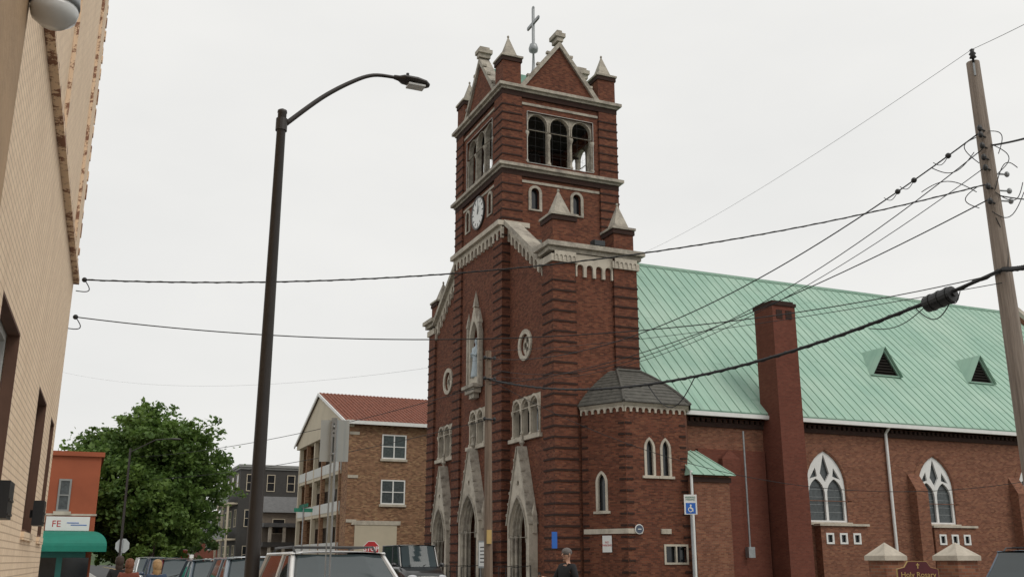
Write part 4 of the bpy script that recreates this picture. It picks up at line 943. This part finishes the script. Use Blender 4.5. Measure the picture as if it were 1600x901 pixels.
# ---------------------------------------------------------------- signs
pt=AT(521,688,11.0); sx,sy=pt.x,pt.y
sg=thing('street_sign','blank silver back of a parking sign on a perforated steel post','sign',(sx,sy,.13))
F=Fr((sx,sy,0),(math.cos(HD),-math.sin(HD),0),(-hx,-hy,0))
zt_=AT(521,655,11).z; zb2=AT(521,720,11).z
m=MB(); hh=[]; z=.4
while z<zt_-.03: hh.append(rect(-.009,.009,z,z+.018)); z+=.05
m.slab(F,rect(-.026,.026,.13,zt_+.02),hh,.0,-.004); m.fbox(F,-.03,-.026,.13,zt_+.02,-.035,0); m.fbox(F,.026,.03,.13,zt_+.02,-.035,0); m.build('post','galv',sg)
MB().fbox(F,-.153,.11,zb2,zt_,-.042,-.038).build('sign_plate','alu',sg)
MB().fbox(F,.06,.16,zb2+.0,zt_-.0,-.06,-.056).build('second_plate','alu',sg)
for zz in (zb2+.08,zt_-.08): MB().ell(F.p(0,zz,.005),(.012,.012,.012),8,6).build('bolt','galv',sg)
pt=AT(1079,788,27); F=Fr((pt.x,pt.y,0),(math.cos(HD),-math.sin(HD),0),(-hx,-hy,0)); z0=AT(1079,803,27).z; z1=AT(1079,772,27).z; hw=.17
sg=thing('accessible_parking_sign','blue and white accessible parking sign on a thin post before the annex','sign',(pt.x,pt.y,0))
MB().tube([(pt.x+.03,pt.y+.03,0),(pt.x+.03,pt.y+.03,z1)],.03,8).build('post','galv',sg)
MB().fbox(F,-hw,hw,z0,z1,0,.01).build('sign_board','signwhite',sg)
zm=z0+(z1-z0)*.6
MB().fbox(F,-.13,.13,z0+.02,zm-.01,.011,.014).build('blue_panel','blue',sg)
textmesh('sign_text','RESERVED\nPARKING',.06,F,0,(zm+z1)/2,.012,'green',sg)
m=MB(); cc=(z0+zm)/2; m.slab(F,circ(0,cc+.08,.025,10),[],.02,.015); m.slab(F,circ(-.01,cc-.03,.065,16),[circ(-.01,cc-.03,.045,16)],.02,.015); m.fbox(F,-.018,.012,cc-.01,cc+.06,.016,.021); m.fbox(F,0,.06,cc-.02,cc+.002,.016,.022); m.fbox(F,.045,.065,cc-.08,cc-.0,.016,.021); m.build('wheelchair_symbol','signwhite',sg)
def octo(u,v,r): return [(u+r*math.cos(R(22.5+45*i)),v+r*math.sin(R(22.5+45*i))) for i in range(8)]
def stop(px,py,d,label):
    pt=AT(px,py,d); F=Fr((pt.x,pt.y,0),(math.cos(HD),-math.sin(HD),0),(-hx,-hy,0))
    sg=thing('stop_sign',label,'sign',(pt.x,pt.y,.13)); MB().tube([F.p(0,.13,-.03),F.p(0,pt.z+.3,-.03)],.03,8).build('post','galv',sg)
    MB().slab(F,octo(0,pt.z,.41),[],0,-.01).build('sign_rim','signwhite',sg); MB().slab(F,octo(0,pt.z,.38),[],.006,.001).build('sign_face','red',sg)
    textmesh('sign_text','STOP',.3,F,0,pt.z,.01,'signwhite',sg,.006)
stop(580,857,50,'red stop sign behind the white car near the black off-roader'); stop(288,866,75,'small far red stop sign near the tree')
pt=AT(191,852,52); F=Fr((pt.x,pt.y,0),(math.cos(HD),-math.sin(HD),0),(-hx,-hy,0)); sg=thing('octagonal_sign','grey octagonal back of a sign under the left tree','sign',(pt.x,pt.y,0)); MB().slab(F,octo(0,pt.z,.38),[],0,-.02).build('sign_plate','alu',sg); MB().tube([F.p(0,0,.03),F.p(0,pt.z+.3,.03)],.03,8).build('post','galv',sg)
pt=AT(474,796,60); sg=thing('street_name_sign','pair of green street name blades on a thin post before the apartments','sign',(pt.x,pt.y,0))
MB().tube([(pt.x,pt.y,0),(pt.x,pt.y,pt.z+.3)],.04,8).build('post','galv',sg); MB().box(pt.x-.55,pt.x+.55,pt.y-.02,pt.y+.02,pt.z-.12,pt.z+.1).build('name_blade','green',sg); MB().box(pt.x-.02,pt.x+.02,pt.y-1.2,pt.y+1.2,pt.z+.13,pt.z+.33).build('name_blade','green',sg)
pt=AT(204,700,52); t=thing('street_lamp','slim dark street lamp rising in front of the left tree','street lamp',(pt.x,pt.y,0))
MB().tube([(pt.x,pt.y,0),(pt.x,pt.y,pt.z)],[.08,.05],8).build('pole','bronze',t); MB().tube([(pt.x,pt.y,pt.z-.2),(pt.x+1.2,pt.y,pt.z+.5),(pt.x+2.0,pt.y,pt.z+.6)],.03,6).build('arm','bronze',t); MB().ell((pt.x+2.2,pt.y,pt.z+.58),(.3,.12,.06),10,6).build('luminaire','bronze',t)
# ---------------------------------------------------------------- gate posts and parish sign
def gatepost(px,d,w,label):
    pt=AT(px,874,d); zt=AT(px,850,d).z; zc=AT(px,868,d).z
    t=thing('gate_post',label,'gate post',(pt.x,pt.y,.13))
    MB().box(pt.x-w/2,pt.x+w/2,pt.y-w/2,pt.y+w/2,.13,zc-.1).build('brick_pier','bricknave',t)
    m=MB(); m.box(pt.x-w/2-.06,pt.x+w/2+.06,pt.y-w/2-.06,pt.y+w/2+.06,zc-.1,zc+.01); m.pyr(pt.x,pt.y,zc+.01,w+.1,zt-zc+.04); m.build('stone_cap','stonelight',t)
gatepost(1384,24.5,.56,'brick gate post with pyramid stone cap, left of the maroon sign'); gatepost(1495,24,.62,'brick gate post with pyramid stone cap, right of the maroon sign')
pt=AT(1434,890,22); F=Fr((pt.x,pt.y,0),(math.cos(HD),-math.sin(HD),0),(-hx,-hy,0)); z1=AT(1434,876,22).z
sg=thing('parish_sign','maroon sign with thin gold edge, cross and gold letters between the gate posts','sign',(pt.x,pt.y,0))
o_=[(-.44,z1-.75),(.44,z1-.75),(.44,z1-.16),(.28,z1-.12),(.2,z1+.0),(-.2,z1+.0),(-.28,z1-.12),(-.44,z1-.16)]
MB().slab(F,o_,[],0,-.06).build('sign_board','gold',sg)
MB().slab(F,[(a*.975,(b-z1+.37)*.975+z1-.37) for a,b in o_],[],.012,.001).build('sign_face','maroon',sg)
textmesh('sign_text','Holy Rosary',.15,F,0,z1-.28,.018,'gold',sg,.0)
MB().fbox(F,-.01,.01,z1-.15,z1-.04,.013,.02).fbox(F,-.035,.035,z1-.085,z1-.065,.0205,.024).build('gold_cross','gold',sg)
for a in (-.44,.36): MB().fbox(F,a,a+.08,0,z1-.75,-.05,.0).build('leg','maroon',sg)
# ---------------------------------------------------------------- cars
def lerp(a,b,t): return a+(b-a)*t
def make_car(label,paint,L=4.6,W=1.84,Hh=1.5,hood=.98,belt=1.02,xc=.95,xw=.35,xr=-1.6,xrb=-2.0,rails=False,group=None,box=0,name='parked_car'):
    t=thing(name,label,'car',(0,0,0),group)
    hl=L/2; hw=W/2; gl='carglassdark' if box else 'carglass'
    st=[(-hl,.45,.62,.80),(-hl+.08,.35,belt-.12,.90),(-hl+.3,.25,belt-.02,.97),(xr,.22,belt,1.0),(0,.2,belt,1.0),(xc-.1,.2,belt-.01,1.0),(xc+.35,.22,hood-.0,.99),(hl-.55,.24,hood-.08,.95),(hl-.18,.28,hood-.2,.86),(hl-.02,.36,hood-.36,.72),(hl,.42,.55,.66)]
    m=MB()
    for (x,zb,ztp,wf) in st:
        w=hw*wf; mz=lerp(zb,ztp,.55)
        ringp=[(0,zb),(w*.8,zb),(w*.96,zb+.1),(w,mz),(w*.975,lerp(mz,ztp,.55)),(w*.92,ztp-.02),(w*.8,ztp+.01),(0,ztp+.035)]
        full=ringp+[(-a,b) for a,b in ringp[-2:0:-1]]
        for a,b in full: m.v.append(Vector((x,a,b)))
    n=14
    for i in range(len(st)-1):
        for j in range(n): m.f.append((i*n+j,i*n+(j+1)%n,(i+1)*n+(j+1)%n,(i+1)*n+j))
    m.f.append(tuple(range(n))); m.f.append(tuple((len(st)-1)*n+j for j in range(n)))
    m.build('body',paint,t,smooth=True)
    wb_=hw*.90; wt_=hw*(.86 if box else .74); zb=belt-.02; zr=Hh-.04
    m=MB(); lev=[]
    for k in range(5):
        s=k/4; cur=s**(.85)
        lev.append((lerp(xrb,xr,cur),lerp(xc+.15,xw,cur),lerp(wb_,wt_,s**1.2),lerp(zb,zr,s)))
    for (x0,x1,ww_,z) in lev:
        pts=[(x0,-ww_*.92),(x0,ww_*.92),(x0+.15,ww_),(x1-.3,ww_),(x1-.06,ww_*.88),(x1,ww_*.5),(x1,-ww_*.5),(x1-.06,-ww_*.88),(x1-.3,-ww_),(x0+.15,-ww_)]
        for a,b in pts: m.v.append(Vector((a,b,z)))
    rn=10
    for i in range(4):
        for j in range(rn): m.f.append((i*rn+j,i*rn+(j+1)%rn,(i+1)*rn+(j+1)%rn,(i+1)*rn+j))
    m.f.append(tuple(4*rn+j for j in range(rn)))
    m.build('window_glass',gl,t)
    x0,x1,ww_,z=lev[-1]; m=MB(); nx,ny=8,8
    for i in range(nx+1):
        for j in range(ny+1):
            a=-1+2*i/nx; b=-1+2*j/ny
            xx=lerp(x0-.04,x1+.03,(a+1)/2)-(.05*b*b if a>0 else -.03*b*b)*abs(a); m.v.append(Vector((xx,b*(ww_+.015),z+.005+.055*(1-b*b*b*b)*(1-.5*a*a*a*a))))
    for i in range(nx):
        for j in range(ny): q=i*(ny+1)+j; m.f.append((q,q+1,q+ny+2,q+ny+1))
    m.build('roof',paint,t,smooth=True)
    for s in (-1,1):
        MB().tube([Vector((lev[k][1]-.12,s*(lev[k][2]*.96),lev[k][3])) for k in range(5)],.035,6).build('pillar',paint,t)
        MB().tube([Vector((lev[k][0]+.08,s*(lev[k][2]*.97),lev[k][3])) for k in range(5)],.06,6).build('pillar',paint,t)
        MB().tube([Vector((-.25-.02*k,s*(lev[k][2]),lev[k][3])) for k in range(5)],.03,6).build('pillar',paint,t)
        MB().tube([Vector((lev[4][0],s*ww_,z+.01)),Vector((lev[4][1]-.1,s*ww_,z+.01))],.025,6).build('roof_edge',paint,t)
    if rails:
        for s in (-1,1):
            y=s*(ww_-.08); MB().tube([(x0+.1,y,z+.02),(x0+.2,y,z+.1),(x1-.45,y,z+.11),(x1-.3,y,z+.03)],.018,6).build('roof_rail','black',t)
        for xx in (x0+.4,x1-.7): MB().tube([(xx,-ww_+.08,z+.11),(xx,ww_-.08,z+.11)],.018,6).build('crossbar','black',t)
    for s in (-1,1):
        MB().ell((xc-.12,s*(hw+.1),belt+.06),(.08,.11,.075),10,7).box(xc-.14,xc-.08,min(s*(hw-.05),s*(hw+.05)),max(s*(hw-.05),s*(hw+.05)),belt,belt+.05).build('mirror',paint,t,smooth=True)
        MB().ell((hl-.2,s*hw*.66,hood-.3),(.17,.2,.075),12,8).build('headlight','headlight',t,smooth=True)
        MB().ell((-hl+.08,s*hw*.76,belt-.2),(.08,.14,.13),10,7).build('tail_light','tail',t,smooth=True)
        for xx in (.35,-.85): MB().box(xx-.1,xx+.1,min(s*(hw-.02),s*(hw+.015)),max(s*(hw-.02),s*(hw+.015)),belt-.16,belt-.12).build('door_handle',paint,t)
    MB().box(hl-.12,hl+.015,-hw*.42,hw*.42,.5,hood-.32).build('grille','black',t)
    MB().box(-hl-.01,-hl+.1,-.26,.26,.62,.75).build('number_plate','signwhite',t)
    MB().tube([(xc+.2,-.5,belt+.03),(xc-.1,-.1,belt+.12)],.012,5).build('wiper','black',t); MB().tube([(xc+.2,.1,belt+.03),(xc-.1,.5,belt+.12)],.012,5).build('wiper','black',t)
    for xx in (hl-.85,-hl+.85):
        for s in (-1,1):
            ya,yb=s*(hw-.2),s*(hw+.01); o=MB().tube([(xx,ya,.33),(xx,ya+s*.02,.33),(xx,yb-s*.03,.33),(xx,yb,.33)],[.29,.33,.33,.29],20).build('wheel','rubber',t)
            MB().tube([(xx,yb-s*.02,.33),(xx,yb+s*.008,.33)],.2,16).build('rim','rim',o)
    return t
def put(t,x,y,heading): t.location=(x,y,.01); t.rotation_euler=(0,0,heading)
put(make_car('white car with black roof rails parked behind the perforated sign post','cwhite',4.6,1.86,1.72,1.10,1.17,.95,.3,-1.75,-2.05,True),3.62,15.1,-math.pi/2)
put(make_car('silver blue hatchback parked directly behind the white car','csilver',4.3,1.8,1.66,1.04,1.08,.95,.35,-1.6,-1.95),3.45,20.6,-math.pi/2)
put(make_car('grey blue sedan second behind the white car, left of lamp pole','cgrey',4.7,1.84,1.62,1.0,1.05,.9,.2,-1.3,-1.9),3.5,26.9,-math.pi/2)
put(make_car('dark maroon car third behind the white car','cred',4.5,1.8,1.65,1.0,1.05),3.5,36.5,-math.pi/2)
put(make_car('dark blue car farthest in the parked row','cblue',4.5,1.8,1.7,1.0,1.05),3.6,43.5,-math.pi/2)
p=AT(646,875,41); put(make_car('black boxy off-roader parked in front of the church doors','cblack',3.9,1.75,2.2,1.3,1.38,.75,.5,-1.8,-1.85,False,box=1),p.x,p.y,-math.pi*.5)
p=AT(240,872,50); put(make_car('white car parked under the left tree','cwhite',4.6,1.85,1.75,1.0,1.1,.9,.3,-1.5,-1.9),p.x,p.y,-math.pi/2)
p=AT(1680,880,24.5); put(make_car('dark steel blue car cut off by the right frame edge','csteel',4.5,1.85,1.82,1.15,1.2,.9,.3,-1.7,-2.05,True),p.x,p.y,0)
# ---------------------------------------------------------------- people
def skinmesh(verts,edges,radii,root=0,sub=2):
    me=bpy.data.meshes.new('sk'); me.from_pydata(verts,edges,[]); o=bpy.data.objects.new('sk',me); COL.objects.link(o)
    md=o.modifiers.new('Skin','SKIN'); md.use_smooth_shade=True
    sv=me.skin_vertices[0].data
    for i,r in enumerate(radii):
        sv[i].radius=(r,r) if not isinstance(r,tuple) else r
        sv[i].use_root=(i==root)
    s=o.modifiers.new('S','SUBSURF'); s.levels=sub; s.render_levels=sub
    dg=bpy.context.evaluated_depsgraph_get(); me2=bpy.data.meshes.new_from_object(o.evaluated_get(dg))
    mb=MB(); mb.v=[v.co.copy() for v in me2.vertices]; mb.f=[tuple(p.vertices) for p in me2.polygons]
    bpy.data.objects.remove(o); return mb
def person(label,h,hair,top,bottom,rarm=None,larm=None,longhair=False,name='person'):
    t=thing(name,label,'person'); k=h/1.77
    V=[];E=[];Rr=[]
    def v(x,y,z,r,p=None):
        V.append((x*k,y*k,z*k)); Rr.append(r*k); i=len(V)-1
        if p is not None: E.append((p,i))
        return i
    pel=v(0,0,.95,.15); ab=v(0,-.01,1.1,.14,pel); chs=v(0,0,1.3,.155,ab); nk0=v(0,0,1.44,.08,chs); nk=v(0,-.005,1.52,.055,nk0); hd=v(0,-.02,1.6,.082,nk); hd2=v(0,-.01,1.68,.09,hd)
    hands=[]
    for s,arm in ((-1,rarm),(1,larm)):
        sh=v(s*.17,0,1.40,.07,chs)
        el,wr=arm if arm else ((s*.24,.03,1.12),(s*.25,-.06,.88))
        mid_=v((s*.17+el[0])/2,(el[1])/2,(1.4+el[2])/2,.052,sh); e_=v(*el,.044,mid_); w_=v(*wr,.03,e_)
        d=Vector(wr)-Vector(el); d.normalize(); palm=v(wr[0]+d.x*.06,wr[1]+d.y*.06,wr[2]+d.z*.06,.034,w_)
        hands.append((Vector(wr)+d*.07,d,s))
        hip=v(s*.09,0,.88,.1,pel); kn=v(s*.11,-.02,.5,.062,hip); an=v(s*.11,.03,.1,.042,kn); ft=v(s*.12,-.12,.045,.04,an)
    mb=skinmesh(V,E,Rr)
    for (p,d,s) in hands:
        side=d.cross(Vector((s,0,0))); side=Vector((0,-1,0)) if side.length<.1 else side.normalized()
        for q in range(4):
            b=p+side*(-.03+.02*q); L=(.065,.078,.075,.06)[q]
            mb.tube([b*k,(b+d*L*.55+Vector((-s*.006,0,0)))*k,(b+d*L+Vector((-s*.022,0,0)))*k],[.009*k,.0085*k,.006*k],6)
        b=p-d*.03+side*.032; mb.tube([b*k,(b+side*.025+d*.02)*k,(b+side*.03+d*.045)*k],[.011*k,.01*k,.007*k],6)
    c=Vector((0,-.02,1.635))*k
    mb.tube([c+Vector((0,-.085,.02))*k,c+Vector((0,-.112,-.02))*k],[.01*k,.016*k],6)
    for s in (-1,1): mb.ell(c+Vector((s*.088,.01,0))*k,(.012*k,.022*k,.032*k),8,6)
    mb.ell(c+Vector((0,-.03,-.065))*k,(.045*k,.045*k,.035*k),10,7)
    mb.build('body','skin',t,smooth=True)
    for s in (-1,1): MB().ell(c+Vector((s*.032,-.086,.015))*k,(.013*k,.008*k,.009*k),8,6).build('eye','black',t)
    MB().ell(c+Vector((0,-.088,-.045))*k,(.024*k,.008*k,.006*k),8,6).build('mouth','clothr',t)
    m=MB(); m.ell(c+Vector((0,.018,.045))*k,(.098*k,.105*k,.088*k),16,10)
    if longhair:
        m.ell(c+Vector((0,.05,-.02))*k,(.1*k,.085*k,.13*k),14,9); m.ell(c+Vector((0,.06,-.13))*k,(.09*k,.06*k,.12*k),12,8)
    m.build('hair',hair,t,smooth=True)
    V2=[];E2=[];R2=[]
    def v2(x,y,z,r,p=None):
        V2.append((x*k,y*k,z*k)); R2.append(r*k); i=len(V2)-1
        if p is not None: E2.append((p,i))
        return i
    a=v2(0,0,.9,.165); b=v2(0,-.01,1.1,.155,a); c2=v2(0,0,1.3,.17,b); d2=v2(0,0,1.43,.09,c2)
    for s,arm in ((-1,rarm),(1,larm)):
        el,wr=arm if arm else ((s*.24,.03,1.12),(s*.25,-.06,.88))
        sh=v2(s*.17,0,1.40,.085,c2); e_=v2(*el,.06,sh); w_=v2(*(Vector(el).lerp(Vector(wr),.85)),.045,e_)
    skinmesh(V2,E2,R2).build('shirt',top,t,smooth=True)
    V2.clear();E2.clear();R2.clear()
    a=v2(0,0,.95,.155)
    for s in (-1,1):
        hp=v2(s*.09,0,.86,.115,a); kn=v2(s*.11,-.02,.5,.08,hp); an=v2(s*.11,.03,.12,.06,kn)
    skinmesh(V2,E2,R2).build('trousers',bottom,t,smooth=True)
    for s in (-1,1): MB().ell((s*.12*k,-.06*k,.05*k),(.05*k,.14*k,.05*k),12,8).build('shoe','black',t,smooth=True)
    return t
p=AT(886,875,21); hk=1.86; t=person('man in black top with short grey hair holding out a small object',hk,'hairgrey','clothd','clothb',rarm=((-.27,-.1,1.15),(-.3,-.34,1.2)))
t.location=(p.x,p.y,.0); t.rotation_euler=(0,0,R(-75))
ph=MB().box(-.03,.03,-.008,.008,-.06,.06).build('phone','black'); tag(ph,'small dark phone held by the man in black','phone')
mt=Matrix.Translation(t.location)@Matrix.Rotation(R(-75),4,'Z'); ph.location=mt@(Vector((-.31,-.44,1.25))*(hk/1.77)); ph.rotation_euler=(0,0,R(-75))
for (px,d,hh,hair,topm,lab,rot) in ((187,21.5,1.58,'haird','clothd','person with dark brown hair walking on the left pavement',180),(203,20,1.52,'hairg','clothr','person with auburn hair on the left pavement beside the dark haired one',170),(246,19,1.50,'hairb','clothb','person with long blonde hair seen from behind',190)):
    p=AT(px,878,d); t=person(lab,hh,hair,topm,'clothb',longhair=True); t.location=(p.x,p.y,.13 if p.x<2.2 else 0); t.rotation_euler=(0,0,R(rot)); 
# ---------------------------------------------------------------- trees
def tree(label,base,H,crown,leaves,lsize,mat='leaf',name='tree',trunk_r=.3,seed=1,clumps=60,spread=.27):
    rnd=random.Random(seed); base=Vector(base)
    t=thing(name,label,'tree',base)
    cc=base+Vector(crown[0]); rr=Vector(crown[1])
    m=MB(); top=base+Vector((0,0,H*.55)); m.tube([base,base+Vector((.1,0,H*.2)),base+Vector((0,.1,H*.38)),top,base+Vector((.1,0,H*.8))],[trunk_r*1.3,trunk_r,trunk_r*.8,trunk_r*.5,.05],10)
    cl=[]
    for i in range(clumps):
        # even spread over the ball (golden angle), shells from inner to outer
        f_=(i+.5)/clumps; zq_=1-2*f_; ang=i*2.39996
        rq=math.sqrt(max(0,1-zq_*zq_)); rad_=(.45,.75,.95,.88)[i%4]*rnd.uniform(.92,1.06)
        q=Vector((rq*math.cos(ang),rq*math.sin(ang),zq_))*rad_
        p=cc+Vector((q.x*rr.x*(1-.22*max(0,q.z)),q.y*rr.y*(1-.22*max(0,q.z)),q.z*rr.z)); cl.append(p)
        if i%2==0:
            s=base+Vector((0,0,H*(.28+.35*rnd.random()))); mid_=s.lerp(p,.5)+Vector((0,0,-.3+.5*rnd.random())); m.tube([s,mid_,p],[trunk_r*.35,trunk_r*.2,.03],6)
    m.build('trunk','bark',t)
    v=[];f=[]
    per=leaves//clumps; cs_=min(rr.x,rr.z)*spread
    for p in cl:
        out=(p-cc); out.z*=.4; out=out.normalized() if out.length>.01 else Vector((1,0,0))
        shoots=[(out*rnd.uniform(.3,1.1)+Vector((rnd.gauss(0,.5),rnd.gauss(0,.5),rnd.gauss(0,.4)+.1))) for _ in range(7)]
        sz=cs_*rnd.uniform(.85,1.3)
        for j in range(per):
            sh=shoots[j%7]; tt=rnd.random()**.7
            sp_=.45*(1.15-tt)
            c=p+sh*sz*tt+Vector((rnd.gauss(0,1),rnd.gauss(0,1),rnd.gauss(0,.6)))*sz*sp_-Vector((0,0,.25*sz*tt*tt))
            a=Vector((rnd.gauss(0,1),rnd.gauss(0,1),rnd.gauss(0,.6)-.4)).normalized(); b=a.cross(Vector((rnd.gauss(0,1),rnd.gauss(0,1),rnd.gauss(0,1)))).normalized()
            s=lsize*rnd.uniform(.6,1.3); k=len(v)
            v+= [c-a*s*.5,c+b*s*.3,c+a*s*.5,c-b*s*.3]; f.append((k,k+1,k+2,k+3))
    mb=MB(); mb.v=v; mb.f=f; mb.build('crown',mat,t,recalc=False)
    return t
p=AT(209,870,66)
tree('big green maple tree left of the street beyond the parked cars',(p.x,p.y,0),12,((.1,0,6.4),(4.7,4.4,4.45)),66000,.32,seed=11,clumps=110)
p=AT(238,868,62); tree('small light green tree under and behind the big maple',(p.x,p.y,0),3.6,((0,0,1.9),(1.6,1.6,1.4)),5000,.25,'leafl',seed=5,clumps=18,trunk_r=.12)
p=AT(285,868,110); tree('far dark tree at the end of the street',(p.x,p.y,0),7,((0,0,4),(4,4,3)),6000,.45,'leafd',seed=6,clumps=20,trunk_r=.2)
p=AT(345,868,210); tree('far tree beside the slate clad house',(p.x,p.y,0),14,((0,0,8),(6,6,6)),5000,.8,'leafd',seed=8,clumps=20,trunk_r=.3)
